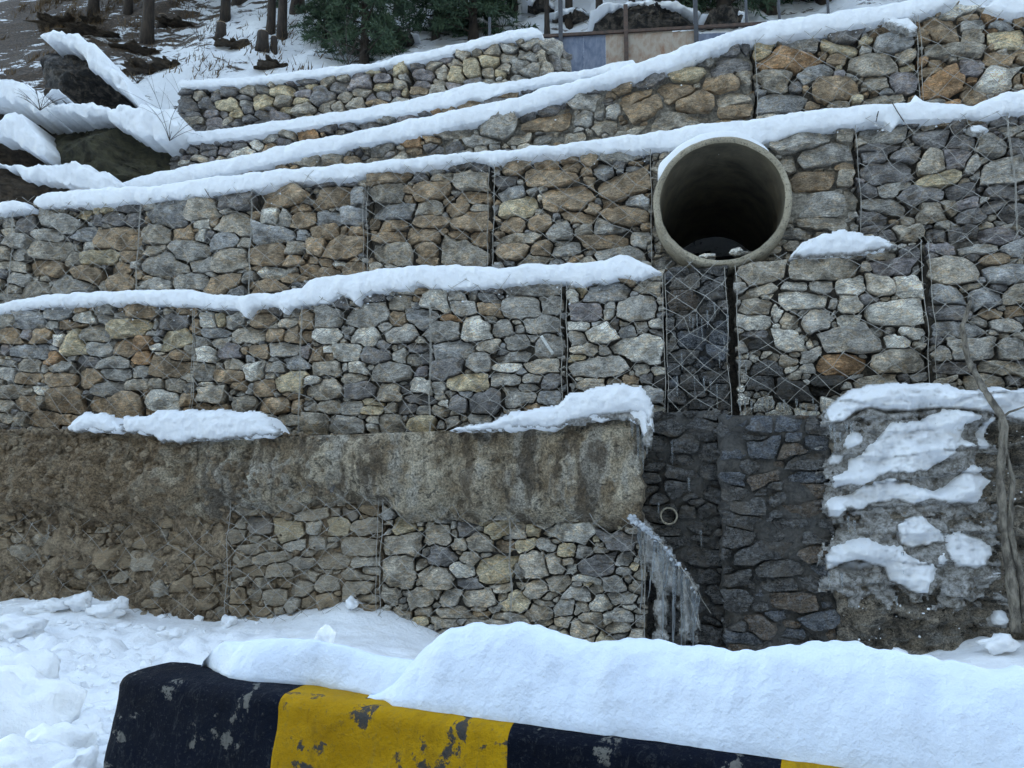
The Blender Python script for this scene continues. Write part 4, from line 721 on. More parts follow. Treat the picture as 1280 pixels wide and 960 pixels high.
blob('snow_shelf', *z1, [(85, 515), (120, 480), (175, 490), (190, 520), (150, 550), (95, 545)], 'smallest dull snow knob at the wet masonry edge', .05, .2)
b3 = blob('snow_shelf', *z1, [(75, 790), (150, 740), (250, 710), (370, 660), (470, 630), (540, 650), (640, 690), (740, 700), (830, 680), (900, 610), (990, 545), (1030, 560), (1040, 630), (1090, 650), (1040, 720), (1010, 780), (900, 790), (800, 770), (700, 765), (600, 790), (500, 760), (400, 775), (300, 820), (180, 810), (150, 870), (90, 870)], 'curved snow shelf with an upturned right end', .10, 0)
blob('ice_lip', *z1, [(180, 800), (300, 810), (420, 765), (600, 780), (720, 760), (900, 785), (1010, 775), (1000, 860), (900, 900), (800, 860), (650, 880), (500, 850), (350, 870), (220, 860)], None, .045, .55, parent=b3)
blob('snow_shelf', *z2, [(515, 130), (600, 82), (665, 76), (720, 140), (790, 180), (820, 240), (700, 260), (600, 285), (530, 240)], 'round glazed snow knob in the middle of the wall', .09, .1)
blob('snow_shelf', *z2, [(820, 200), (900, 178), (1000, 210), (1112, 280), (1122, 330), (1040, 405), (900, 412), (865, 345), (820, 290)], 'pitted snow lump next to the vine stem', .06, .08, ragged=1.6)
blob('snow_shelf', *z2, [(758, 340), (800, 308), (835, 400), (768, 405)], 'snow tab between the glazed knob and the pitted lump', .05, .1)
b6 = blob('snow_shelf', *z2, [(78, 335), (110, 280), (200, 240), (320, 218), (420, 258), (530, 270), (600, 340), (640, 375), (740, 372), (765, 410), (720, 480), (690, 550), (600, 545), (540, 515), (470, 485), (450, 395), (360, 365), (250, 350), (160, 380), (80, 415)], 'lowest arched snow shelf with a hollow beneath it', .13, -.03)
blob('ice_lip', *z2, [(80, 400), (160, 375), (250, 345), (360, 360), (445, 400), (440, 440), (380, 440), (300, 470), (200, 480), (120, 450)], None, .06, .5, parent=b6)
blob('snow_shelf', *z2, [(1105, 725), (1140, 665), (1190, 680), (1165, 755), (1108, 755)], 'little snow plug at the foot of the vine', .06, .1)
blob('snow_shelf', *z2, [(1040, 450), (1120, 428), (1175, 430), (1160, 462), (1060, 472)], 'thin snow dash right under the pitted lump', .03, .15)
blob('snow_shelf', *z1, [(865, 855), (950, 828), (995, 870), (900, 895)], 'faint snow dab below the upturned shelf end', .03, .2)

def front(name, key, pl, w0, pts, thin=-.1, A=.06, ragged=1.2):
    host = next(o for o in bpy.data.objects if o.get('label', '').startswith(key))
    blob(name, 0, 0, pts, None, A, thin, .0105, host, ragged, pl=pl, wf=lambda u, z: w0, sc_=1.)
front('ragged_face', 'smaller of the two', p1, .19, [(93, 535), (104, 524), (114, 515), (128, 518), (146, 520), (152, 530), (164, 533), (162, 541), (150, 541), (128, 538), (108, 541), (95, 539)])
front('ragged_face', 'long flat-topped', p1, .20, [(165, 521), (192, 521), (206, 515), (240, 513), (300, 516), (331, 516), (342, 524), (350, 538), (358, 541), (335, 546), (310, 549), (290, 548), (272, 552), (250, 549), (232, 555), (210, 551), (196, 543), (180, 543), (165, 540)])
front('ragged_face', 'wedge of snow', p1, .21, [(566, 539), (600, 531), (622, 527), (650, 516), (700, 507), (720, 493), (752, 485), (780, 481), (802, 485), (812, 500), (816, 520), (812, 534), (806, 520), (790, 516), (760, 520), (712, 528), (702, 536), (650, 535), (610, 539)], -.12, .07)
front('ice_lip', 'wedge of snow', p1, .19, [(700, 530), (712, 522), (760, 515), (790, 514), (808, 520), (818, 535), (812, 556), (806, 556), (803, 535), (790, 526), (760, 524), (715, 533)], .5, .04)
front('ragged_face', 'snow patch on the ledge right', PL[2], .09, [(989, 320), (1000, 308), (1012, 299), (1032, 291), (1056, 287), (1072, 291), (1084, 296), (1092, 293), (1106, 298), (1119, 307), (1112, 311), (1090, 312), (1062, 318), (1030, 319), (1005, 322)])
front('ragged_face', 'small snow patch stuck', PL[4], .09, [(1105, 26), (1112, 23), (1122, 26), (1134, 23), (1140, 30), (1148, 33), (1145, 40), (1136, 42), (1132, 36), (1120, 35), (1112, 30)], .05, .03)
front('ragged_face', 'tiny snow dab', PL[3], .09, [(1208, 160), (1222, 156), (1235, 161), (1228, 166), (1214, 165)], .05, .02)

def crumbs(parent, n, seed):
    rnd = random.Random(seed)
    def f(rnd):
        x, y = rnd.uniform(1038, 1300), rnd.uniform(500, 800)
        if nz(x * .03, y * .045, 3) < -.02: return None
        u, z = p1.un(x, y, .06); return p1.P(u, z, wall_w(u, z) + .002)
    return grit('snow_crumbs', parent, n, f, M['snow'], .003, .013, seed)
# earth clods and grit lying on the band and caught in the half-buried baskets
def grit(name, parent, n, fn, mat, rmin, rmax, seed):
    rnd = random.Random(seed); V, F = [], []; ph = (1 + 5 ** .5) / 2
    base = [(-1, ph, 0), (1, ph, 0), (-1, -ph, 0), (1, -ph, 0), (0, -1, ph), (0, 1, ph), (0, -1, -ph), (0, 1, -ph), (ph, 0, -1), (ph, 0, 1), (-ph, 0, -1), (-ph, 0, 1)]
    fc = [(0, 11, 5), (0, 5, 1), (0, 1, 7), (0, 7, 10), (0, 10, 11), (1, 5, 9), (5, 11, 4), (11, 10, 2), (10, 7, 6), (7, 1, 8), (3, 9, 4), (3, 4, 2), (3, 2, 6), (3, 6, 8), (3, 8, 9), (4, 9, 5), (2, 4, 11), (6, 2, 10), (8, 6, 7), (9, 8, 1)]
    for _ in range(n):
        c = fn(rnd)
        if c is None: continue
        r_ = rmin + (rmax - rmin) * rnd.random() ** 2.5; b0 = len(V); sx, sy, sz = rnd.uniform(.6, 1.2), rnd.uniform(.6, 1), rnd.uniform(.5, 1.)
        for p in base: k = r_ / 1.9 * rnd.uniform(.7, 1.25); V.append(c + np.array((p[0] * sx, p[1] * sy, p[2] * sz)) * k)
        F += [tuple(b0 + q for q in f) for f in fc]
    return mesh(name, V, F, mat, parent, smooth=False, kind='stuff')
def on_band(rnd):
    x = rnd.uniform(-150, 420); 
    if rnd.random() < (x - 60) / 420: return None
    u = p1.un(x, 600, .1)[0]; zt, zb = float(band_top(u)), float(band_bot(u)); 
    if rnd.random() < .45: return p1.P(u, zt + rnd.uniform(-.015, .02), rnd.uniform(-.1, .12))
    t_ = rnd.random(); z = zb + (zt - zb) * t_; return p1.P(u, z, .05 + .03 * fbm(u, z, 1.7, 5, 5) + bandbulge(u, z, t_))
crumbs(ow, 700, 8)
grit('earth_clods', bpy.data.objects['concrete_band'], 2600, on_band, M['soil'], .008, .05, 3)
def on_low(rnd):
    x = rnd.uniform(-150, 420)
    if rnd.random() < (x - 150) / 260: return None
    u = p1.un(x, 700)[0]; zt, zb = float(below_top(u)), float(ground_at_wall(u)); return p1.P(u, rnd.uniform(zb, zt), rnd.uniform(-.03, .055))
hostg = next(o for o in bpy.data.objects if o.get('label', '').startswith('gabion smothered'))
grit('earth_clods', hostg, 1700, on_low, M['soil'], .01, .06, 4)

def dust(key, pl, pts, n, seed):
    host = next(o for o in bpy.data.objects if o.get('label', '').startswith(key)); bx, by = [a for a, _ in pts], [b for _, b in pts]
    def f(rnd):
        x = rnd.uniform(bx[0], bx[-1])
        if nz(x * .02, seed) < -.05: return None
        y = np.interp(x, bx, by) + rnd.expovariate(.14) - 2; u, z = pl.un(x, y, .04); return pl.P(u, z, rnd.uniform(.03, .085))
    grit('snow_crumbs', host, n, f, M['snow'], .002, .012, seed)
dust('long snow ledge', PL[3], [(42, 259), (180, 252), (300, 238), (440, 222), (590, 198), (800, 187), (950, 178), (1070, 155), (1280, 137), (1480, 118)], 500, 21)
dust('lumpy snow ledge', PL[2], [(0, 392), (170, 379), (295, 386), (405, 379), (500, 362), (620, 357), (790, 347), (827, 343)], 420, 22)
dust('steeply rising', PL[4], [(150, 237), (300, 213), (440, 182), (600, 151), (740, 109), (920, 52), (1050, 35), (1200, 4)], 260, 23)

# ------------------------------------------------------------------ concrete pipe
pa = PL[3]; px0 = empty('drain_pipe', pa.P(PIPE_C[0], PIPE_C[1] - .555, .25), label='big round concrete drain pipe jutting from the wall, dripping', category='pipe')
def pipe_part(name, prof, mat, seg=72, wob=.004):
    """prof: (radius, w) list swept round the pipe's axis"""
    V, F = [], []
    for i in range(seg):
        th = 2 * math.pi * i / seg
        for (r_, w) in prof:
            rr = r_ + wob * nz(math.cos(th) * 3, math.sin(th) * 3, w * 4) + wob * .8 * nz(math.cos(th) * 14, math.sin(th) * 14, w * 9)
            V.append(pa.P(PC[0] + rr * math.cos(th), PC[1] + rr * math.sin(th), w))
    m = len(prof)
    for i in range(seg):
        j = (i + 1) % seg
        for k in range(m - 1): F.append((i * m + k, j * m + k, j * m + k + 1, i * m + k + 1))
    return mesh(name, V, F, mat, px0, sharp=50)
PC = pa.un(902, 250, .33)
pipe_part('pipe_shell', [(.561, -9.5), (.561, -.1), (.559, .28), (.551, .315), (.54, .325)], M['pipe'], wob=.006)
pipe_part('rim', [(.54, .325), (.52, .328), (.512, .325), (.502, .312)], M['pipe'], wob=.007)
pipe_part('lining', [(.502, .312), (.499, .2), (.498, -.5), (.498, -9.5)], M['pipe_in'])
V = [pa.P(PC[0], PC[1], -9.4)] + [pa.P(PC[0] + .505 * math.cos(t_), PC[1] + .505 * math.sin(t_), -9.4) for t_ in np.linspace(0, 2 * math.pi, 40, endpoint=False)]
mesh('dark_plug', V, [(0, 1 + i, 1 + (i + 1) % 40) for i in range(40)], M['pipe_dark'], px0)  # end disc, coloured near-black for the shade deep in the pipe
# deposit lying in the bottom, its colour carrying the pipe's inner shade
V, F = [], []
for i in range(80):
    w = .29 - i * .11
    for j in range(13):
        x = -.26 + .52 * j / 12; V.append(pa.P(PC[0] + x, PC[1] - .445 + .02 * fbm(x, w, 0, 5) - .03 * (1 if i == 0 else 0) - (.03 if abs(x) > .24 else 0), w))
for i in range(79):
    for j in range(12): F.append((i * 13 + j, i * 13 + j + 1, (i + 1) * 13 + j + 1, (i + 1) * 13 + j))
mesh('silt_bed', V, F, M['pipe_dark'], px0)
def lump(name, c, r3, mat, parent=None, n=2, amp=.25, fr=3., seed=0., sharp=None, colr=None, flat=0., **tags):
    import bmesh
    bm = bmesh.new(); bmesh.ops.create_icosphere(bm, subdivisions=n, radius=1.); V = []; 
    for v in bm.verts:
        p = np.array(v.co); d = 1 + amp * fbm(p[0] + seed, p[1], p[2] + seed, fr / 2, 4); q = p * d
        if flat and q[2] > flat: q[2] = flat + (q[2] - flat) * .3
        V.append(np.array(c) + q * np.array(r3))
    F = [[v.index for v in f.verts] for f in bm.faces]; bm.free()
    o = mesh(name, V, F, mat, parent, sharp=sharp, **tags)
    if colr is not None: o.color = (*colr, 1)
    return o
for (x, y, a, b, s_, lb) in [(884, 322, .07, .035, 1., 'rough grey stone lying inside the pipe mouth'), (921, 315, .055, .04, 4., 'small pointed stone perched on the right of the pipe floor'), (933, 317, .05, .018, 7., 'flat pale stone chip on the pipe lip')]:
    u, z = pa.un(x, y, .22); lump('loose_stone', pa.P(u, z, .22), (a, .05, b), M['stone'], None, 2, .5, 3, s_, 35, COL['l'], label=lb, category='stone')
# snow hood on the pipe
V, F = [], []; angs = np.linspace(R(42), R(152), 46); prof = [(-.45, 0), (-.45, .8), (.05, 1.), (.20, .9), (.27, .55), (.275, .0)]
for i, a in enumerate(angs):
    th = .10 * min(1, (45 - i) / 4.5) ** .5 * min(1, i / 14) ** .6 + .012 * fbm(a * 2, 0) + .004
    for (w, f) in prof:
        r_ = .552 + th * f; V.append(pa.P(PC[0] + r_ * math.cos(a), PC[1] + r_ * math.sin(a), w + .02 * nz(a * 4, w)))
for i in range(45):
    for k in range(5): F.append((i * 6 + k, i * 6 + k + 1, (i + 1) * 6 + k + 1, (i + 1) * 6 + k))
F += [tuple(range(6)), tuple(45 * 6 + k for k in reversed(range(6)))]
mesh('snow_hood', V, F, M['snow'], None, label='curved hood of snow draped over the concrete pipe', category='snow')
# small drain tube in the channel
c_ = pc.un(836, 645, .08); sp = empty('drain_tube', pc.P(c_[0], c_[1] - .07, .0), label='small round drain tube in the wet channel wall', category='pipe')
V, F = [], []
for i in range(28):
    t_ = 2 * math.pi * i / 28
    for (r_, w) in ((.066, -.1), (.068, .10), (.06, .105), (.055, .10), (.054, -.1)): V.append(pc.P(c_[0] + r_ * math.cos(t_), c_[1] + r_ * math.sin(t_), w))
for i in range(28):
    for k in range(4): F.append((i * 5 + k, ((i + 1) % 28) * 5 + k, ((i + 1) % 28) * 5 + k + 1, i * 5 + k + 1))
mesh('tube_wall', V, F, M['pipe'], sp, sharp=40)
V = [pc.P(c_[0], c_[1], .0)] + [pc.P(c_[0] + .056 * math.cos(t_), c_[1] + .056 * math.sin(t_), .0) for t_ in np.linspace(0, 2 * math.pi, 20, endpoint=False)]
mesh('dark_plug', V, [(0, 1 + i, 1 + (i + 1) % 20) for i in range(20)], M['pipe_dark'], sp)

# ------------------------------------------------------------------ ice
def icicle(pl, x, y, L, r_, w, label, grp, name='icicle'):
    u, z = pl.un(x, y, w); n = 7; pts = [pl.P(u + .004 * nz(i, x), z - L * i / (n - 1), w + .004 * nz(i + 5, x)) for i in range(n)]
    rad = [r_ * (1 - i / (n - 1)) ** .7 * (1 + .25 * nz(i * 1.7, y)) + .0012 for i in range(n)]; V, F = tube(pts, rad, 6)
    return mesh(name, V, F, M['ice'], None, label=label, category='icicle', group=grp)
G1 = 'icicles hanging in the netting below the pipe'; L1 = 'thin clear icicle hanging in the netting below the pipe'
for x, y in [(862, 392), (866, 396), (871, 392), (877, 398), (884, 388), (893, 378), (909, 392), (905, 420), (899, 440), (925, 440), (932, 452), (880, 470), (888, 476), (852, 440), (846, 470), (896, 480), (868, 470)]:
    icicle(PL[2], x, y, random.uniform(.07, .22), random.uniform(.004, .009), .09, L1, G1)
G2 = 'icicle fringe at the foot of the damp gabion'; L2 = 'short icicle in the fringe above the wet squared masonry'
for x in range(924, 1030, 7):
    icicle(PL[2], x + random.uniform(-2, 2), 500 + random.uniform(-4, 6), random.uniform(.05, .13), random.uniform(.005, .009), .11, L2, G2)
G3 = 'icicles under the corner snow wedge'; L3 = 'long icicle under the snow wedge at the channel corner'
for x, y, L, l_ in [(797, 528, .30, 'second longest icicle under the corner snow wedge, just left of the longest'), (803, 530, .38, 'longest icicle under the snow wedge at the channel corner'), (808, 535, .22, 'mid-length icicle right next to the longest one under the corner wedge'), (813, 530, .2, 'outermost icicle under the corner wedge, nearest the wet channel'), (790, 526, .12, 'short icicle under the corner wedge, farthest from the channel')]: icicle(p1, x, y, L, .013, .17, l_, G3)
for x, y, L, lb in [(840, 552, .18, 'straight white icicle high on the channel wall'), (861, 597, .12, 'single icicle in the middle of the channel wall'), (823, 628, .12, 'icicle just left of the small drain tube'), (876, 662, .14, 'icicle below and right of the small drain tube')]:
    icicle(pc, x, y, L, .008, .09, lb, None)
G4 = 'icicles below the snow shelves'; L4 = 'small icicle hanging off a snow shelf at lower right'
for x, y in [(1038, 532), (1043, 534), (1050, 540), (1058, 530), (1064, 528), (1036, 716), (1052, 716), (1120, 745), (1060, 645), (1068, 650), (1128, 690)]:
    icicle(p1, x, y, random.uniform(.06, .16), .008, .15, {1036: 'icicle at the outer tip of the arched snow shelf', 1052: 'icicle just inside the tip of the arched snow shelf', 1120: 'icicle below the lower end of the arched snow shelf', 1128: 'icicle under the round glazed snow knob', 1060: 'left icicle of the two under the curved snow shelf', 1068: 'right icicle of the two under the curved snow shelf'}.get(x, 'small icicle under the curled end of the top snow shelf'), G4)
# frozen veil: a sheet of ice sliding off the small drain, with runnels
def veil():
    line = [(786, 644), (797, 652), (808, 663), (822, 675), (836, 690), (850, 708), (862, 722), (872, 744)]; lx = [a for a, _ in line]; ly = [b for _, b in line]
    ve = empty('ice_veil', p1.P(*p1.un(845, 812), .12), label='frozen veil of water spilling from the corner down the channel', category='ice')
    cr = []
    for i in range(26):
        x = 786 + 86 * i / 25; cr.append(p1.P(*p1.un(x, np.interp(x, lx, ly) + 1.5 * nz(i * .7, 2), .15), .15 + .02 * nz(i * .5, 1)))
    V, F = tube(cr, [.0035] * 26, 5); mesh('torn_wire', V, F, M['wire'], ve)
    crl = random.Random(4); L_ = [np.array(c) for c in cr]
    def on_crest(rnd):
        i = int(min(24.9, rnd.expovariate(.16))); f = rnd.random(); return L_[i] + (L_[i + 1] - L_[i]) * f + np.array([rnd.gauss(0, .010), rnd.gauss(0, .010), rnd.gauss(-.004, .010)])
    grit('frost_crest', ve, 170, on_crest, M['frost'], .006, .026, 5)
    for k in range(9):          # torn strands of netting caught in the ice
        x = 792 + 9 * k; y = np.interp(x, lx, ly); u, z = p1.un(x, y, .15); V, F = [], []; u2, z2_ = u + random.uniform(-.12, .16), z - random.uniform(.2, .5)
        tube([p1.P(u + (u2 - u) * f + .015 * nz(k * 2., f * 5), z + (z2_ - z) * f, .14 + .02 * nz(f * 4, k)) for f in np.linspace(0, 1, 7)], .0024, 3, V, F, False); mesh('torn_wire', V, F, M['wire'], ve)
    blob('ice_flap', 0, 0, [(786, 642), (800, 650), (822, 672), (850, 705), (873, 738), (870, 800), (852, 806), (846, 750), (836, 740), (828, 806), (816, 808), (820, 740), (812, 712), (800, 684)], None, .05, .62, .0105, ve, 3.0, pl=p1, wf=lambda u, z: .03 + .05 * nz(u * 14, z * 2.5), sc_=1.)
    c_k = 0
    for cl in range(11):
        xc = 793 + 80 * random.random() ** .9
        for q_ in range(random.choice((1, 2, 2, 3, 4))):
            x = min(873, max(788, xc + random.gauss(0, 2.2))); y = np.interp(x, lx, ly) + random.uniform(0, 6); u, z = p1.un(x, y, .15); L = random.uniform(.08, .36) if random.random() < .72 else random.uniform(.4, .8); w = random.uniform(.09, .17); n = 10; c_k += 1
            dr = random.uniform(-.07, .03); T_ = np.linspace(0, 1, n); r0 = random.uniform(.004, .015)
            pts = [p1.P(u + dr * t_ ** 1.3 + .018 * nz(c_k * 3.1, t_ * 4), z - L * t_, w + .014 * nz(t_ * 5, c_k) - .05 * t_) for t_ in T_]
            V, F = tube(pts, [r0 * (1 - .85 * t_) * (1 + .5 * nz(c_k, t_ * 11)) + .001 for t_ in T_], 6); mesh('runnel', V, F, M['ice'], ve)
veil()

# ------------------------------------------------------------------ dead vine
vn = empty('dead_vine', p1.P(*p1.un(1280, 800), .2), label='thick dead vine stem climbing the right side of the wall', category='vine')
def vine(pts, rads, name='stem'):
    P_ = []; Rr = []
    for i in range(len(pts) - 1):
        for t_ in np.linspace(0, 1, 6, endpoint=False):
            x = pts[i][0] + (pts[i + 1][0] - pts[i][0]) * t_; y = pts[i][1] + (pts[i + 1][1] - pts[i][1]) * t_; w = pts[i][2] + (pts[i + 1][2] - pts[i][2]) * t_
            P_.append(p1.P(*p1.un(x, y, w), w) + .006 * np.array([nz(x * .06, y * .06), nz(y * .06, 3), 0])); Rr.append((rads[i] + (rads[i + 1] - rads[i]) * t_) * (1 + .4 * nz(y * .16, x * .1)) * .85)
    V, F = tube(P_, Rr, 9); mesh(name, V, F, M['twig'], vn)
vine([(1214, 376, -.12), (1203, 408, -.1), (1210, 450, -.05), (1232, 490, .16), (1252, 520, .24), (1255, 540, .24), (1250, 600, .2), (1258, 680, .2), (1266, 740, .2), (1272, 800, .2)], [.014, .024, .024, .026, .032, .034, .03, .036, .038, .04])
vine([(1256, 560, .2), (1266, 600, .2), (1262, 660, .23), (1276, 720, .2), (1284, 790, .2)], [.014, .02, .02, .025, .03])
vine([(1203, 412, -.1), (1208, 396, -.09), (1212, 376, -.08)], [.008, .012, .009], 'side_shoot')
vine([(1212, 452, -.05), (1222, 478, .0), (1232, 483, .05)], [.01, .007, .003], 'side_shoot')
vine([(1258, 640, .2), (1272, 632, .22), (1284, 636, .24)], [.01, .008, .006], 'side_shoot')
vine([(1250, 525, .24), (1262, 515, .2), (1290, 505, .15)], [.012, .009, .006], 'side_shoot')

# ------------------------------------------------------------------ snow-covered ground
BZ = .60
A_, B_ = on_z(150, 843, BZ), on_z(1000, 960, BZ); bt = (B_ - A_) / np.linalg.norm(B_ - A_); bn = np.array((bt[1], -bt[0], 0))   # bn points to the camera side
if bn[1] > 0: bn = -bn
gw_u, gw_z = ground_at_wall.u, ground_at_wall.z
def gz(x, y):
    p = np.array((x, y, 0)) - p1.O; u = p @ p1.t; w = p @ p1.n
    zc = float(np.interp(u, gw_u, gw_z)); zc0 = .12
    k = math.exp(-max(w, 0) / .55); z = zc0 + (zc - zc0) * k
    z += .05 * fbm(x, y, 0, 1.1, 4) + .022 * fbm(x, y, 5, 5, 4) * min(1, max(w, 0) * 3)
    rb_ = max(0, min(1, (-1.2 - u) / .8)); 
    if rb_ > 0:      # broken, shovelled snow
        c1 = mn.voronoi(Vector((x * 3.1, y * 3.1, 0)))[0]; c2 = mn.voronoi(Vector((x * 7.7, y * 7.7, 3)))[0]
        near = max(0, min(1, (w - .3) / .5)); z += rb_ * near * (.20 * (.5 - c1[0]) * max(0, nz(x * .9, y * .9, 8) + .5) + .10 * (.4 - c2[0]))
    if w < 0: z = zc
    q = np.array((x, y, BZ)) - A_
    if q @ bn > .12 and q @ bt > .35: z = min(z, .0)
    return z
xs = np.concatenate([np.linspace(-40, -7, 16, endpoint=False), np.linspace(-7, -1.2, 170, endpoint=False), np.linspace(-1.2, 5, 90, endpoint=False), np.linspace(5, 40, 16)])
ys = np.concatenate([np.linspace(-14, 1.2, 12, endpoint=False), np.linspace(1.2, 9.6, 215)])
V, F = [], []
for x in xs:
    for y in ys: V.append((x, y, gz(x, y) if -9 < x < 9 and y > 1 else .08))
ny = len(ys)
for i in range(len(xs) - 1):
    for j in range(ny - 1): F.append((i * ny + j, (i + 1) * ny + j, (i + 1) * ny + j + 1, i * ny + j + 1))
sg = mesh('snow_ground', V, F, M['snow_road'], None, origin=np.zeros(3), kind='structure')
def ground_bits(rnd):
    x, y = rnd.uniform(-40, 330), rnd.uniform(752, 985); p = on_z(x, y, .16); z = gz(p[0], p[1]); return np.array((p[0], p[1], z)) if rnd.random() < 1.2 - x / 330 else None
grit('snow_crumbs', sg, 900, ground_bits, M['snow_road'], .008, .06, 31)
def clump(px, py, r_, lb, grp=None, sq=(1, 1, .75), z=None, amp=.45, fr=2.6, mat='snow'):
    p = on_z(px, py, z if z is not None else .18)
    if z is None: p[2] = gz(p[0], p[1])
    return lump('snow_clump', p + np.array((0, 0, r_ * .25)), np.array(sq) * r_, M[mat], None, 4, amp, fr, px * .13, None, label=lb, category='snow clump', group=grp)
CG = 'broken snow clumps beside the barrier'
for i, (x, y, r_, sq, lb) in enumerate([(14, 905, .26, (1.1, .8, 1.0), 'big snow clump against the left picture edge, tallest of the heap'), (22, 850, .20, (1, .8, .9), 'snow clump behind the tallest one at the left edge'), (68, 935, .14, (1.2, .8, .7), 'rounded snow clump near the bottom left corner'),
    (92, 955, .12, (1, .9, .8), 'snow clump tucked against the black barrier end'), (30, 955, .17, (1.2, .9, .7), 'snow clump in the bottom left corner'), (58, 880, .10, (1.2, .8, .6), 'flat snow clump in the trodden snow'), (104, 905, .09, (1, .8, .8), 'fist-sized snow clump beside the barrier end'),
    (20, 790, .15, (1.4, .8, .6), 'long snow clump at the left edge near the wall'), (55, 772, .11, (1.5, .7, .5), 'slab of snow near the foot of the earthy gabion'), (60, 838, .07, (1, 1, .7), 'small snow ball on the trodden path')]):
    clump(x, y, r_, lb, CG, sq)
def crag(px, py, w, hpx, wd, lb, sd):
    u, z = p1.un(px, py, w); r_ = hpx / 150
    return lump('snow_clump', p1.P(u, z - r_ * .4, w), (wd / 150, .07, r_), M['snow_dirty'], None, 3, .6, 2.4, sd, None, label=lb, category='snow clump', group='snow clods along the wall foot')
for a in [(100, 750, .25, 12, 16, 'pointed snow clod at the wall foot, farthest left of the clods', 1.), (68, 752, .3, 8, 16, 'low dirty snow clod beside the pointed one', 2.), (285, 776, .2, 9, 9, 'knob of snow at the foot of the earthy gabion', 3.), (440, 752, .12, 7, 8, 'small snow tooth on the crest of the bank', 4.),
          (130, 760, .3, 10, 20, 'broad snow clod right of the pointed one', 5.), (150, 752, .2, 8, 10, 'upright snow clod on the bank', 6.), (1125, 816, .2, 6, 7, 'tiny snow clod under the icy wall', 7.), (1250, 800, .25, 8, 18, 'crusty snow clod at the foot of the vine', 8.), (215, 790, .5, 8, 14, 'grey crumbly snow clod in front of the earthy gabion', 9.), (10, 757, .15, 7, 22, 'low snow clod at the left edge of the wall foot', 10.)]: crag(*a)

def bq(s_, t_, z): return A_ + bt * s_ + bn * t_ + np.array((0, 0, z - BZ))
V = [bq(a, b, .05) for a in np.linspace(.4, 30, 12) for b in (.02, 4, 8.5)]; F = [(i * 3 + k, i * 3 + k + 1, i * 3 + k + 4, i * 3 + k + 3) for i in range(11) for k in range(2)]
mesh('road', V, F, M['asphalt'], None, smooth=False, kind='structure')
# unseen forested hillside, added behind the camera to shade the low sky
V, F = [], []; xs = np.linspace(-150, 150, 60); rs = np.linspace(0, 1, 22)
for x in xs:
    for f in rs: V.append((x, -14 - 75 * f + .0016 * x * x, -1 + 62 * f ** 1.2 + 3 * fbm(x, f * 75, 0, .08, 4)))
for i in range(59):
    for j in range(21): F.append((i * 22 + j, i * 22 + j + 1, (i + 1) * 22 + j + 1, (i + 1) * 22 + j))
mesh('unseen_hillside', V, F, M['forest'], None, kind='structure')

# ------------------------------------------------------------------ painted barrier with its snow
BW = .30
def bp(s, t_, z): return A_ + bt * s + (-bn) * t_ + np.array((0, 0, z - BZ))
def s_at(px, py):      # distance along the barrier under a pixel of its near top edge
    p = on_z(px, py, BZ) - A_; return p @ bt
S1, S2, S3 = s_at(347, 870), s_at(641, 905), s_at(975, 955)
bar = empty('concrete_barrier', bp(1.5, .15, 0), label='low roadside barrier painted black and yellow, buried under snow', category='barrier')
def bar_section(s0, s1, mat, lb, endcap=0, zoff=0.):
    ring = []; r_ = .05
    ring += [(-.07, -.1), (-.05, .18), (-.02, .40), (.0, BZ - r_ - .02)]
    for k in range(1, 7): a = math.pi / 2 * k / 6; ring.append((r_ - r_ * math.cos(a), BZ - r_ + r_ * math.sin(a)))
    for k in range(1, 5): ring.append((r_ + (BW - 2 * r_) * k / 5, BZ + .004))
    for k in range(0, 7): a = math.pi / 2 * k / 6; ring.append((BW - r_ + r_ * math.sin(a), BZ - r_ + r_ * math.cos(a)))
    ring += [(BW + .02, .4), (BW + .05, .18), (BW + .07, -.1)]
    # refine the near face
    q = []
    for i in range(len(ring) - 1):
        k = 7 if i in (0, 1, 2) else 1
        for j in range(k): q.append(tuple(ring[i][c] + (ring[i + 1][c] - ring[i][c]) * j / k for c in (0, 1)))
    q.append(ring[-1]); ring = q; m = len(ring); n = max(4, int((s1 - s0) / .03)); V, F = [], []
    ss = list(np.linspace(s0, s1, n))
    if endcap: ss = [s0 + x for x in (0., .008, .02, .04, .065)] + [x for x in ss if x > s0 + .09]
    for i, s in enumerate(ss):
        sh = 1.
        if endcap and s - s0 < .05: sh = 1 - (1 - math.sqrt(max(0, 1 - (1 - (s - s0) / .05) ** 2))) * .2
        for (t_, z) in ring:
            tt = BW / 2 + (t_ - BW / 2) * sh; zz = z if z < .3 else .3 + (z - .3) * (1 - (1 - sh) * .35)
            d = .007 * fbm(s, z, t_, 5, 4) + .004 * fbm(s, z, t_, 18, 3) - .012 * max(0, nz(s * 7, z * 7, t_ * 7 + 3) - .38) * 2
            V.append(bp(s + (.03 * (1 - zz / BZ) * -1 if endcap and s - s0 < .05 else 0), tt - d * (1 if t_ < BW / 2 else -1), zz + d * .6))
    for i in range(len(ss) - 1):
        for k in range(m - 1): F.append((i * m + k, (i + 1) * m + k, (i + 1) * m + k + 1, i * m + k + 1))
    F += [tuple(range(m)), tuple((len(ss) - 1) * m + k for k in reversed(range(m)))]
    mesh('painted_section', V, F, mat, bar, sharp=60, label=lb)
bar_section(-.02, S1, M['black'], 'black painted end block of the barrier', 1)
bar_section(S1 + .0005, S2, M['yellow'], 'chipped yellow painted length of the barrier')
bar_section(S2 + .0005, S3, M['black'], 'second black painted length, mostly under snow')
bar_section(S3 + .0005, S3 + 1.6, M['yellow'], 'second yellow length at the bottom edge')
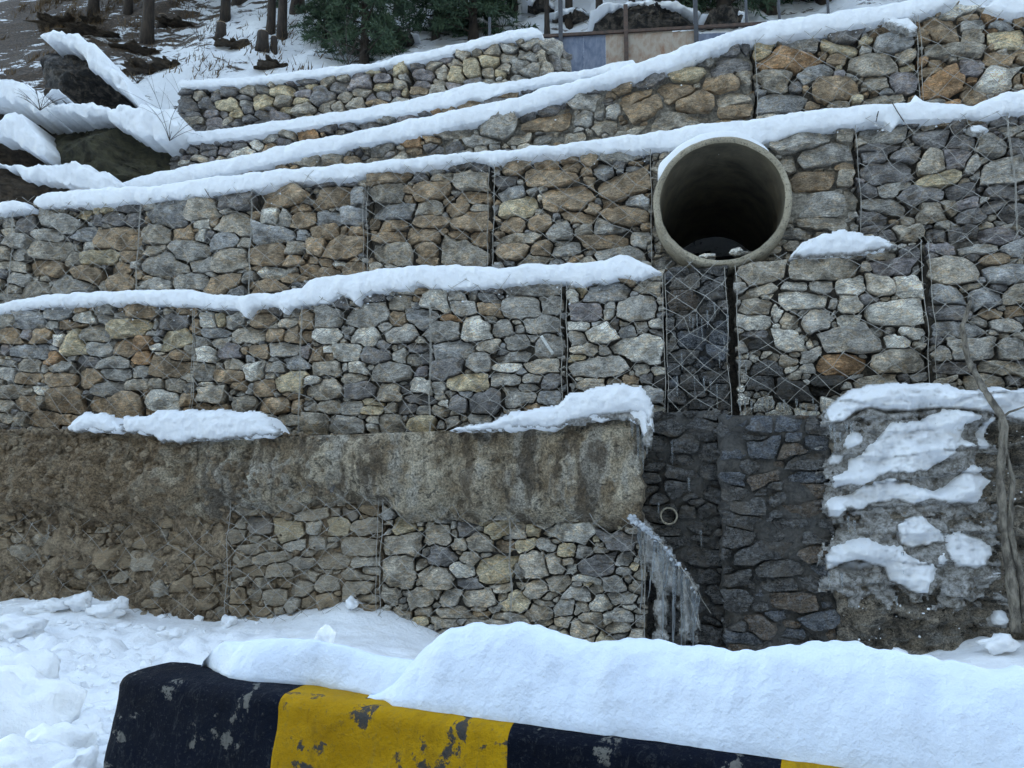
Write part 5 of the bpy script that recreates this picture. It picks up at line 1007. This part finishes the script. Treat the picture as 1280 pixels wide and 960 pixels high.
def mid_plane_z(px, py, t_):     # height where a pixel's ray crosses the vertical plane t_ into the barrier
    O = bp(0, t_, BZ); d = ray(px, py); k = ((O - CAM) @ bn) / (d @ bn); p = CAM + d * k; return (p - A_) @ bt, p[2]
def bar_snow(name, sil, edge, lb, tcrest, back, zback, drape=.02, seed=0., n=150, amp=1.):
    sc_ = sorted(mid_plane_z(x, y, tcrest) for x, y in sil); su = [a for a, _ in sc_]; sz = [b for _, b in sc_]
    ed = sorted((((on_z(x, y, BZ + .003) - A_) @ bt), -((on_z(x, y, BZ + .003) - A_) @ (bn))) for x, y in edge)   # (s, t)
    eu = [a for a, _ in ed]; et = [b for _, b in ed]; s0, s1 = su[0], su[-1]; V, F = [], []; m = 40
    for i in range(n):
        s = s0 + (s1 - s0) * i / (n - 1); e = math.sqrt(max(0., min(1, i / 10.))); zc = BZ + (np.interp(s, su, sz) - BZ) * (.15 + .85 * e); t0 = float(np.interp(s, eu, et)) + .008 * fbm(s, seed, 0, 6, 4)
        for j in range(m):
            if j < 28:
                f = j / 27; t_ = t0 + (tcrest - t0) * f; z = BZ + (zc - BZ) * (math.sin(f * math.pi / 2)) ** .8
                if j == 0: z = BZ - (drape if t0 < .03 else .0) * (1 + .6 * nz(s * 9, seed)); t_ += .006
            else:
                f = (j - 27) / (m - 28); t_ = tcrest + (back - tcrest) * f; z = zc + (zback - zc) * (1 - math.cos(f * math.pi / 2))
            a_ = amp * math.sin(min(1., j / 12) * math.pi / 2)
            z += a_ * (.036 * fbm(s, t_, seed, 3.2, 4) + .010 * fbm(s, t_, seed, 11, 4) + .010 * max(0, nz(s * 16, t_ * 16, seed) - .2)); t_ -= a_ * .016 * fbm(s, z, seed + 3, 5, 3)
            V.append(bp(s, t_, z))
    for i in range(n - 1):
        for k in range(m - 1): F.append((i * m + k, (i + 1) * m + k, (i + 1) * m + k + 1, i * m + k + 1))
    F.append(tuple(range(m))); F.append(tuple((n - 1) * m + k for k in reversed(range(m))))
    return mesh(name, V, F, M['snow_shade_blue'], None, label=lb, category='snow')
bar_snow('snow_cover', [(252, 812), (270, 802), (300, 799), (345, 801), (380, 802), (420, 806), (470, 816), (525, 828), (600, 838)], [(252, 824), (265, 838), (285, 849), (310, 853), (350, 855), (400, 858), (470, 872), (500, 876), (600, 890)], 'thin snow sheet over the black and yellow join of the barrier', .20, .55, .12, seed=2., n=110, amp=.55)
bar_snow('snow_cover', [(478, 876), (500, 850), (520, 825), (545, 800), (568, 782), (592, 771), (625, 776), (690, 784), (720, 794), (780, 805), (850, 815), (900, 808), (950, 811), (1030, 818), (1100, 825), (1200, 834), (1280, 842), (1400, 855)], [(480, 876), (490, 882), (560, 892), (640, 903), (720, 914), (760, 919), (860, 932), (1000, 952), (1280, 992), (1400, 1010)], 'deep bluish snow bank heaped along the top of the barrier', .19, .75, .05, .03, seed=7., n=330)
q_ = mid_plane_z(403, 798, .22); lump('snow_clump', bp(q_[0], .24, q_[1] + .005), (.036, .036, .04), M['snow'], None, 3, .5, 2, 3., None, label='single snow ball standing on the thin snow sheet of the barrier', category='snow clump')

# ------------------------------------------------------------------ hillside behind
def hz_(x, y):
    z = 4.1 + 1.0 * (y - 8.4) + .12 * (x + 3)
    if y < 8.4: z = 4.1 + .5 * (y - 8.4) + .12 * (x + 3)
    z += .55 * fbm(x, y, 0, .35, 3) + .16 * fbm(x, y, 4, 1.4, 4) + .05 * fbm(x, y, 2, 5, 3)
    if x > -2.6:      # cut back behind the terraces
        lim = 9.35 if x < 1 else 8.9 - .1 * x; k = min(1, max(0, (lim + 1.2 - y) / 1.2)); z -= k * 1.6 * min(1, (x + 2.6) / .6)
    return z
def hill_hit(px, py):
    d = ray(px, py); k = 7.8
    while k < 60:
        p = CAM + d * k
        if p[2] < hz_(p[0], p[1]): return p
        k += .04
    return CAM + d * 20
xs = np.concatenate([np.linspace(-60, -9, 20, endpoint=False), np.linspace(-9, 9, 230, endpoint=False), np.linspace(9, 60, 20)])
ys = np.concatenate([np.linspace(7.8, 17, 150, endpoint=False), np.linspace(17, 60, 40)]); V, F = [], []; ny = len(ys)
ys = np.append(ys, 60.5)
ny = len(ys)
for x in xs:
    for y in ys: V.append((x, y, hz_(x, y) if y < 60.2 else -6))
for i in range(len(xs) - 1):
    for j in range(ny - 1): F.append((i * ny + j, (i + 1) * ny + j, (i + 1) * ny + j + 1, i * ny + j + 1))
# drop the faces that would come forward into the terraces
keep = []
for f in F:
    c = (np.array(V[f[0]]) + np.array(V[f[2]])) / 2; p = c - p1.O; u, w = p @ p1.t, p @ p1.n
    lim = -1.2 if c[0] < -3.9 else (-2.35 if c[0] < 1.2 else -1.7)
    if w < lim or abs(c[0]) > 10: keep.append(f)
mesh('hillside', V, keep, M['hill'], None, origin=np.zeros(3), kind='structure')
# low bank that carries on from the outer end of the third terrace
def outline_rock(name, pts, Y, depth, mat, label, cat='rock', H=.25, seed=0., grp=None, rings=17, amp=.08):
    pl = Plane((0, Y, 0), 0); o_ = []
    q = [np.array(pl.un(x, y)) for x, y in pts]
    for i in range(len(q)):
        a, b = q[i], q[(i + 1) % len(q)]; k = max(1, int(np.linalg.norm(b - a) / .05))
        for j in range(k): p = a + (b - a) * j / k; o_.append(p + .03 * np.array((nz(p[0] * 6, p[1] * 6, seed), nz(p[0] * 6 + 9, p[1] * 6, seed))))
    o_ = np.array(o_); c = o_.mean(0); n = len(o_); V, F = [], []
    fac = [(math.cos(a), math.sin(a), random.uniform(-.25, .3), random.uniform(.3, 1.1)) for a in [random.random() * 6.28 for _ in range(11)]]
    for r_ in range(rings + 1):
        f = 1 - r_ / rings if r_ else 1.; f = [1.05, 1., .985, .96, .925, .88, .82, .76, .69, .62, .54, .46, .38, .30, .22, .14, .08, .03][r_]; hh = -1 if r_ == 0 else math.sqrt(max(0, 1 - f ** 3))
        for p in o_:
            x, y = (p - c) * f
            if r_ == 0: w = -depth
            else:
                w = H * hh
                for ax, ay, d, sl in fac: w = min(w, H - max(0, ax * x + ay * y - d * .6) * sl)
                w += amp * fbm(x + seed, y, 2., 3.2, 5) + amp * .7 * abs(fbm(x * 1.2, y * 3.4, seed, 4, 4)) - .10 * max(0, nz(x * 2.2 + seed, y * 5.5, 1.) - .15) + .03 * fbm(x, y * 2, seed + 4, 11, 4)
            V.append(pl.P(c[0] + x, c[1] + y, w))
    for r_ in range(rings):
        for k in range(n): F.append((r_ * n + k, r_ * n + (k + 1) % n, (r_ + 1) * n + (k + 1) % n, (r_ + 1) * n + k))
    F.append(tuple(rings * n + k for k in range(n)))
    return mesh(name, V, F, mat, None, sharp=18, label=label, category=cat, group=grp)
def YY(px, py, d=0.): return hill_hit(px, py)[1] - d
Y1, Y2, Y3 = 9.45, 8.75, 8.5
outline_rock('boulder', [(44, 56), (60, 51), (82, 56), (104, 68), (110, 82), (126, 94), (150, 114), (172, 135), (130, 132), (85, 128), (62, 120), (52, 95)], Y1, 1.6, M['boulder'], 'bare dark boulder with a slanting face, the upper one on the slope', H=.32, seed=1)
outline_rock('boulder', [(60, 140), (100, 143), (138, 148), (160, 163), (206, 170), (213, 205), (190, 222), (150, 228), (100, 226), (60, 205), (44, 185)], Y2, 1.3, M['mossy'], 'mossy dark boulder directly left of the terrace ends', H=.35, seed=2)
outline_rock('boulder', [(-60, 205), (15, 213), (22, 218), (60, 224), (88, 232), (86, 244), (60, 252), (0, 256), (-60, 256)], Y3, 1.2, M['peat'], 'dark earthy bank under the snow pad at the left', 'bank', H=.2, seed=3)
outline_rock('boulder', [(-60, 120), (0, 122), (22, 128), (40, 145), (30, 152), (12, 140), (0, 150), (-60, 150)], Y2 + .2, 1., M['peat'], 'brown earth patch between snow lumps at the left edge', 'bank', H=.15, seed=5, amp=.12)
outline_rock('boulder', [(-60, 168), (0, 170), (30, 176), (48, 190), (46, 204), (0, 206), (-60, 206)], Y2 - .15, 1., M['peat'], 'brown earth hollow left of the mossy boulder', 'bank', H=.1, seed=6)
outline_rock('boulder', [(58, 118), (70, 112), (82, 118), (80, 128), (62, 128)], Y1 - .5, .8, M['peat'], 'little brown stone at the foot of the upper boulder', H=.1, seed=7)
pY = lambda Y: Plane((0, Y, 0), 0)
HG = 'snow lying on the boulders at left'
for Y, tp_, bp_, lb, bk in [
    (Y1, [(50, 40), (62, 37), (95, 40), (118, 52), (135, 74), (160, 105), (178, 134)], [(50, 50), (62, 52), (82, 57), (104, 68), (112, 86), (140, 104), (178, 138)], 'snow sheet over the slanting dark boulder', 1.2),
    (Y2, [(58, 134), (75, 130), (100, 127), (140, 131), (180, 131), (216, 134), (224, 150)], [(58, 138), (80, 141), (110, 146), (136, 146), (141, 155), (160, 160), (168, 170), (182, 175), (216, 172), (224, 165)], 'snow cap overhanging the mossy boulder', 1.),
    (Y3, [(-60, 200), (0, 203), (60, 206), (90, 202), (110, 204), (130, 212), (160, 231)], [(-60, 207), (0, 209), (22, 215), (30, 226), (60, 228), (90, 233), (120, 240), (160, 240)], 'rounded snow bank meeting the pointed ledge', 1.),
    (Y2 + .1, [(-60, 95), (0, 98), (30, 102), (50, 112), (64, 130)], [(-60, 122), (0, 124), (20, 128), (42, 140), (64, 150)], 'smooth snow hump at the left edge below the slope', 1.),
    (Y2 - .1, [(-60, 138), (0, 152), (14, 138), (28, 140), (40, 160), (58, 170)], [(-60, 170), (0, 172), (18, 178), (34, 186), (48, 196), (58, 200)], 'knobbly snow around the brown earth at the left edge', .8),
    (Y1 - .5, [(58, 120), (68, 109), (76, 110), (82, 118)], [(58, 122), (70, 116), (82, 120)], 'snow tuft on the little brown stone', .5)]:
    strip('snow_mound', pY(Y), [(x, y + 1.5) for x, y in tp_], [(x, y - 1) for x, y in bp_], .20, bk, M['snow'], lb, 'snow', HG, rough=3.2, bulge=.04, step=.018)
RO = 'dark rock outcrops on the upper slope'
for i, (pts, lb, cp) in enumerate([([(742, 14), (760, 8), (800, 4), (850, 8), (872, 20), (868, 32), (830, 36), (790, 36), (755, 28)], 'widest dark outcrop above the rusty fence panel', [[(738, 10), (760, 3), (800, -2), (850, 1), (876, 14)], [(738, 15), (770, 9), (800, 7), (850, 12), (876, 20)]]),
    ([(690, 18), (715, 12), (735, 16), (742, 24), (715, 29), (692, 26)], 'small dark outcrop between thin trunks', [[(686, 14), (715, 6), (740, 12)], [(686, 18), (715, 14), (740, 18)]]),
    ([(880, 22), (905, 14), (930, 18), (925, 30), (890, 34)], 'low dark outcrop at the end of the fence', [[(876, 18), (905, 9), (934, 15)], [(876, 22), (905, 15), (934, 20)]]),
    ([(538, 24), (560, 16), (590, 20), (610, 30), (580, 36), (545, 34)], 'dark outcrop under the spreading conifer', [[(534, 19), (560, 11), (612, 25)], [(534, 24), (560, 17), (612, 30)]]),
    ([(468, 46), (490, 38), (520, 44), (515, 54), (475, 56)], 'dark outcrop right of the bushy conifer', [[(464, 42), (490, 33), (524, 41)], [(464, 46), (490, 39), (524, 45)]]),
    ([(655, 2), (672, 0), (690, 6), (692, 14), (668, 14)], 'dark outcrop beside the second conifer', [[(652, -2), (672, -6), (694, 2)], [(652, 2), (672, 3), (694, 8)]]),
    ([(795, -16), (830, -20), (880, -8), (872, 4), (830, 2), (800, -2)], 'dark outcrop cut by the top of the picture', [[(792, -20), (830, -26), (884, -12)], [(792, -15), (830, -17), (884, -5)]])]):
    Y = YY(sum(p[0] for p in pts) / len(pts), max(p[1] for p in pts), .15); outline_rock('rock_outcrop', pts, Y, 1.2, M['boulder'], lb, H=.3, seed=20 + i, grp=RO, amp=.14)
    cp = [[(x, y + 2.5) for x, y in cp[0]], [(x, y - 1.5) for x, y in cp[1]]]
    strip('snow_mound', pY(Y), cp[0], cp[1], .14, .6, M['snow'], 'snow on the ' + lb, 'snow', 'snow on the upper outcrops', rough=3., bulge=.03, step=.03)
SGp = 'bare patches of slope showing through snow'
for i, (x, y, a, b, lb) in enumerate([(78, 28, 26, 7, 'dark hump of bare slope above the upper boulder'), (110, 40, 30, 6, 'long bare hump right above the slanting boulder'), (170, 62, 24, 7, 'bare hump between the boulder and the big trunk'), (178, 88, 18, 9, 'dark hump uphill of the twiggy shrub'), (120, 26, 14, 6, 'round brown hump left of the big trunk'), (292, 57, 20, 7, 'dark tussock beside the cut stumps'), (345, 84, 17, 6, 'dark tussock just above the topmost ledge'), (215, 82, 14, 4, 'thin bare streak right of the big trunk'), (222, 30, 16, 5, 'brown log-like hump behind the big trunk')]):
    p = hill_hit(x, y); lump('bare_hump', p - np.array((0, 0, .06)), (a / 1000 * p[1], .30, b / 1250 * p[1]), M['peat'], None, 4, 1.0, 4, i * 3.3, None, label=lb, category='earth hump', group=SGp)

V, F = [], []; rnd = random.Random(5)
for _ in range(5200):
    px_, py_ = rnd.uniform(-60, 420), rnd.uniform(-10, 100)
    if rnd.random() > (1.1 - px_ / 260 - py_ / 90) and rnd.random() > .10: continue
    d = ray(px_, py_); Y = 8.0
    p = None; k = 9.5
    while k < 24:
        q = CAM + d * k
        if q[2] < hz_(q[0], q[1]): p = q; break
        k += .12
    if p is None or nz(p[0] * 1.3, p[1] * 1.3, 3) < .02: continue
    for b_ in range(7):
        a = rnd.uniform(0, 6.28); o_ = p + np.array((rnd.gauss(0, .08), rnd.gauss(0, .08), 0)); o_[2] = hz_(o_[0], o_[1]) - .02; h_ = rnd.uniform(.06, .17); n0 = len(V); dx = np.array((math.cos(a), math.sin(a), 0)) * .012
        V += [o_ - dx, o_ + dx, o_ + np.array((rnd.gauss(.03, .06), rnd.gauss(-.03, .04), h_))]; F.append((n0, n0 + 1, n0 + 2))
mesh('dry_grass', V, F, M['grass'], None, smooth=False, kind='stuff', label='dry brown grass showing through thin snow on the upper slope', category='grass')

# ------------------------------------------------------------------ trees
def conifer_crown(seed, H=7., R0=1.5, z0=.6, nb=70, sub=16):
    rnd = random.Random(seed); V, F = [], []; Vb, Fb = [], []
    for b in range(nb):
        t_ = (b / nb) ** .9; z = z0 + (H - z0) * t_; L = R0 * (1 - t_ * .9) * rnd.uniform(.65, 1.1); a = b * 2.4 + rnd.uniform(-.4, .4); dr = rnd.uniform(.05, .3)
        d = np.array((math.cos(a), math.sin(a), 0)); s = np.array((-d[1], d[0], 0)); P_ = [np.array((0, 0, z)) + d * L * f + np.array((0, 0, L * (.25 * f - dr * 2.2 * f * f))) for f in np.linspace(0, 1, 6)]
        tube(P_, [.022 * (1 - f * .8) for f in np.linspace(0, 1, 6)], 4, Vb, Fb, False)
        for k in range(sub):
            f = rnd.uniform(.18, 1.0); i = min(4, int(f * 5)); p = P_[i] + (P_[i + 1] - P_[i]) * (f * 5 - i); side = rnd.choice((-1, 1)); l2 = L * .42 * (1.15 - f) * rnd.uniform(.5, 1.1) + .12
            e = d * rnd.uniform(.3, .9) + s * side * rnd.uniform(.5, 1) + np.array((0, 0, rnd.uniform(-.35, .15))); e /= np.linalg.norm(e)
            m_ = 9
            for j in range(m_):
                g = j / m_; c = p + e * l2 * g + np.array((0, 0, -.12 * g * g * l2)); nl = rnd.uniform(.08, .17)
                for _ in range(2):
                    q = e * rnd.uniform(.2, .8) + np.array([rnd.gauss(0, .6) for _ in range(3)]); q /= np.linalg.norm(q); r2 = np.cross(q, (rnd.gauss(0, 1), rnd.gauss(0, 1), rnd.gauss(0, 1))); r2 /= np.linalg.norm(r2) + 1e-6
                    n0 = len(V); V.extend([c - r2 * .013, c + r2 * .013, c + q * nl]); F.append((n0, n0 + 1, n0 + 2))
    return (V, F), (Vb, Fb)
def trunk_mesh(H, r0, seed, lean=.05):
    pts = [np.array((lean * z * .4 + .05 * nz(z * .4, seed), .04 * nz(z * .4, seed + 5), z)) for z in np.linspace(-.4, H, 18)]
    return tube(pts, [r0 * (1 + .6 * math.exp(-max(z, 0) * 5)) * (1 - .85 * max(z, 0) / H) + .006 for z in np.linspace(-.4, H, 18)], 9)
CR = []
for sd_, kw in ((3, dict(H=4.6, R0=1.0, z0=.12, nb=120, sub=13)), (9, dict(H=6., R0=1.5, z0=.5, nb=90, sub=15))):
    (V, F), (Vb, Fb) = conifer_crown(sd_, **kw); mc = bpy.data.meshes.new('crown'); mc.from_pydata([tuple(v) for v in V], [], F); mc.materials.append(M['needles'])
    mb_ = bpy.data.meshes.new('branches'); mb_.from_pydata([tuple(v) for v in Vb], [], Fb); mb_.materials.append(M['bark'])
    V, F = trunk_mesh(kw['H'], .07 if sd_ == 3 else .10, sd_, .02); mt = bpy.data.meshes.new('trunk'); mt.from_pydata([tuple(v) for v in V], [], F); mt.materials.append(M['bark'])
    mt.polygons.foreach_set('use_smooth', [True] * len(mt.polygons)); CR.append((mc, mb_, mt, len(CR)))
# bare tall trunk whose crown starts above the picture
(V, F), (Vb, Fb) = conifer_crown(5, H=11., R0=1.6, z0=3.2, nb=60, sub=12)
mc = bpy.data.meshes.new('crown'); mc.from_pydata([tuple(v) for v in V], [], F); mc.materials.append(M['needles'])
mb_ = bpy.data.meshes.new('branches'); mb_.from_pydata([tuple(v) for v in Vb], [], Fb); mb_.materials.append(M['bark'])
V, F = trunk_mesh(11., .075, 8, .05); mt = bpy.data.meshes.new('trunk'); mt.from_pydata([tuple(v) for v in V], [], F); mt.materials.append(M['bark']); mt.polygons.foreach_set('use_smooth', [True] * len(mt.polygons)); CR.append((mc, mb_, mt, 2))
def tree(px, py, kind, sc_, label, grp='conifers on the slope', Y=None, rz=None, name='conifer_tree'):
    p = hill_hit(px, py) if Y is None else at_y(px, py, Y)
    e = empty(name, p, label=label, category='tree', group=grp); e.scale = (sc_,) * 3; e.rotation_euler = (0, 0, random.random() * 6 if rz is None else rz)
    for nm, me in zip(('crown', 'branches', 'trunk'), CR[kind][:3]):
        o = bpy.data.objects.new(nm, me); o.parent = e; col.objects.link(o)
    return e
tree(455, 84, 0, .92, 'bushy dark conifer right behind the topmost snow ledge')
tree(592, 50, 0, 1.0, 'dark spreading conifer left of the blue fence panel')
tree(545, 48, 0, .8, 'slimmer conifer leaning in beside the spreading one')
tree(405, 60, 0, .62, 'young conifer with low sprays over the snow')
tree(184, 50, 2, 1.35, 'thick bare trunk standing alone on the snowy slope')
tree(281, 26, 2, 1.15, 'bare trunk near the top, centre of the upper left slope')
tree(338, 42, 2, .9, 'pale thin trunk beside the cut stumps, left of the pair')
tree(352, 48, 2, 1.0, 'leaning trunk beside the cut stumps, right of the pair')
tree(117, 12, 2, 1.2, 'trunk at the top edge above the brown grass')
tree(160, 16, 2, 1.0, 'dim trunk behind the thick bare one')
tree(711, 33, 2, .8, 'short reddish trunk above the blue fence panel')
tree(684, 44, 2, .55, 'thin sapling trunk at the start of the fence', rz=1.)
tree(749, 38, 2, .75, 'dark trunk above the join of blue and rusty panels')
tree(790, 38, 2, .7, 'dark trunk above the middle of the rusty panel')
for i, (x, y, k, s, lb) in enumerate([(300, 4, 1, 1.2, 'shadowy conifer at the top, uphill of the stumps'), (372, 14, 1, 1.0, 'dark conifer uphill of the young one'), (235, -8, 1, 1.3, 'conifer at the top edge behind the bare trunks'), (905, 25, 0, 1.3, 'dark conifer at the end of the fence'), (960, 12, 0, 1.4, 'tall dark conifer behind the rising snow ledge'), (1030, 0, 0, 1.5, 'conifer above the highest stretch of the snow ledge'), (1090, -10, 1, 1.5, 'conifer at the top edge toward the right'), (870, 8, 1, .9, 'conifer above the last fence post'), (990, -12, 1, 1.5, 'rearmost conifer of the dark group at the top'), (930, -8, 1, 1.5, 'second rear conifer of the dark group'), (1150, -30, 1, 1.5, 'conifer mostly above the picture at the right'), (500, 14, 1, .9, 'rear conifer between the two bushy ones'), (640, 14, 1, .8, 'rear conifer above the topmost ledge end')]):
    tree(x, y, k, s, lb)
for i, (x, y, h, r_, lb) in enumerate([(203, 32, .22, .10, 'sawn stump just right of the thick bare trunk'), (276, 44, .22, .09, 'lone cut stump among snow tufts'), (328, 58, .25, .10, 'fatter cut stump of the two side by side'), (342, 66, .28, .06, 'split pale stump beside the fatter one')]):
    p = hill_hit(x, y); e = empty('tree_stump', p, label=lb, category='stump', group='cut stumps on the slope'); V, F = tube([p + np.array((0, 0, z)) for z in (-.15, 0, h * .5, h)], [r_ * 1.5, r_ * 1.15, r_, r_ * .95], 10); mesh('stump_bark', V, F, M['bark'], e)
    V, F = tube([p + np.array((0, 0, h)), p + np.array((0, 0, h + .012))], r_ * .9, 10); mesh('cut_face', V, F, M['cutwood'], e)
def shrub(px, py, n, L, label, Y=None, spread=.7, seed=0, pl=None, r_=.004):
    rnd = random.Random(seed); p = hill_hit(px, py) if Y is None else at_y(px, py, Y); V, F = [], []
    for k in range(n):
        a = rnd.uniform(0, 6.28); d = np.array((math.cos(a) * spread * rnd.random(), math.sin(a) * spread * .5, 1)); d /= np.linalg.norm(d); l_ = L * rnd.uniform(.5, 1.1); bend = np.array((rnd.gauss(0, .35), 0, -.35))
        P_ = [p + d * l_ * f + bend * l_ * f * f * .6 for f in np.linspace(0, 1, 6)]; tube(P_, [r_ * (1 - .75 * f) for f in np.linspace(0, 1, 6)], 4, V, F, False)
        for j in range(4):
            f = rnd.uniform(.35, .95); q = P_[int(f * 5)]; e = d + np.array((rnd.gauss(0, .7), rnd.gauss(0, .3), rnd.gauss(0, .3))); tube([q, q + e * l_ * .18, q + e * l_ * .3 + np.array((0, 0, -.02))], [r_ * .45, r_ * .35, r_ * .2], 3, V, F, False)
    mesh('bare_shrub', V, F, M['thin_twig'], None, label=label, category='shrub', group='leafless shrubs')
shrub(50, 138, 9, .45, 'leafless twigs poking from snow below the upper boulder', Y2 - .25, 1.2, 1)
shrub(212, 176, 6, .9, 'long bent twigs beside the end of the lowest visible wall tip', Y2 - .3, 1.6, 2)
shrub(165, 82, 12, .35, 'snowy twig tangle uphill of the slanting boulder', None, 1.4, 3, r_=.007)
shrub(172, 105, 12, .35, 'snow-dusted twig tangle nearest the topmost wall', None, 1.4, 4, r_=.007)
shrub(435, 82, 9, .75, 'leafless fan of twigs left of the bushy conifer', 10.4, 1.5, 5, r_=.006)
shrub(250, 52, 7, .3, 'tuft of twigs midway up the snowy slope', None, 1.2, 6, r_=.006)
shrub(740, 36, 6, .5, 'bare twigs behind the metal fence', None, 1.2, 7, r_=.005)
# loose wires sticking out of the baskets
for i, (k, pts, lb) in enumerate([(3, [(1115, 128), (1122, 140), (1130, 152)], 'loose dark wire end curling out of the snow'), (3, [(1096, 146), (1098, 139), (1095, 152)], 'short wire stub beside the snow dip'), (3, [(256, 236), (262, 246), (272, 254)], 'wire end poking from the ledge above the square block')]):
    V, F = tube([PL[k].P(*PL[k].un(x, y, .14), .14) for x, y in pts], .004, 5); mesh('loose_wire', V, F, M['thin_twig'], None, label=lb, category='wire', group='stray wire ends')

# ------------------------------------------------------------------ metal fence on top
fy = Plane((0, 9.6, 0), 6)
fe = empty('metal_fence', fy.P(fy.un(780, 60)[0], fy.un(780, 95)[1]), label='sheet metal fence of blue and rusty panels above the terraces', category='fence')
def fbox(name, u0, z0, u1, z1, w0, w1, mat, lb=None, parent=fe, wob=0.):
    nu = max(2, int((u1 - u0) / .06)) if wob else 2; V, F = [], []
    for w in (w0, w1):
        for i in range(nu):
            for z in (z0, z1): V.append(fy.P(u0 + (u1 - u0) * i / (nu - 1), z, w + wob * nz(i * .8, z)))
    m = nu * 2
    for i in range(nu - 1):
        a = i * 2; F += [(a, a + 1, a + 3, a + 2), (m + a, m + a + 2, m + a + 3, m + a + 1), (a + 1, m + a + 1, m + a + 3, a + 3), (a, a + 2, m + a + 2, m + a)]
    F += [(0, m, m + 1, 1), (2 * nu - 2, 2 * nu - 1, m + 2 * nu - 1, m + 2 * nu - 2)]
    mesh(name, V, F, mat, parent, smooth=False, label=lb)
def fz(x, y): return fy.un(x, y)
zb = fz(700, 100)[1]
for x0, x1, ya, mt_, lb in [(676, 729.5, 44, 'bluesheet', None), (729.6, 757, 42, 'bluesheet', None), (757.2, 782, 41, 'rustsheet', 'flaking rusty sheet, narrow one next to the blue'), (782.2, 840.6, 40, 'rustsheet', 'pale flaking sheet between posts'), (840.8, 870.5, 39, 'rustsheet', 'rustiest orange sheet by the last post'), (870.7, 960, 40, 'bluesheet', None)]:
    fbox('sheet_panel', fz(x0, 50)[0], zb, fz(x1, 50)[0], fz((x0 + x1) / 2, ya)[1], -.012, .0, M[mt_], lb, wob=.006)
fbox('top_rail', fz(676, 42)[0], fz(780, 42)[1], fz(960, 42)[0], fz(780, 38.5)[1], .0, .03, M['rustpost'])
for x, yt, mt_ in ((701, -12, 'post'), (782.5, 8, 'rustpost'), (870, -12, 'post')):
    fbox('post', fz(x - 2.6, 50)[0], zb - .1, fz(x + 2.6, 50)[0], fz(x, yt)[1], .004, .05, M[mt_])
for x, yt, yb, lb in ((612, 22, 60, 'short grey post behind the topmost ledge'), (934, -20, 50, 'thin fence post in front of the dark conifers'), (975, -20, 40, 'second thin post in front of the dark conifers'), (1036, -20, 30, 'slender post above the highest snow ledge')):
    u, z = fz(x, yb); V, F = tube([fy.P(u, z - .3, 0), fy.P(u, fz(x, yt)[1], 0)], .018, 8)
    mesh('fence_post', V, F, M['post'], None, label=lb, category='post', group='posts standing free of the metal fence')
print('objects', len(bpy.data.objects))
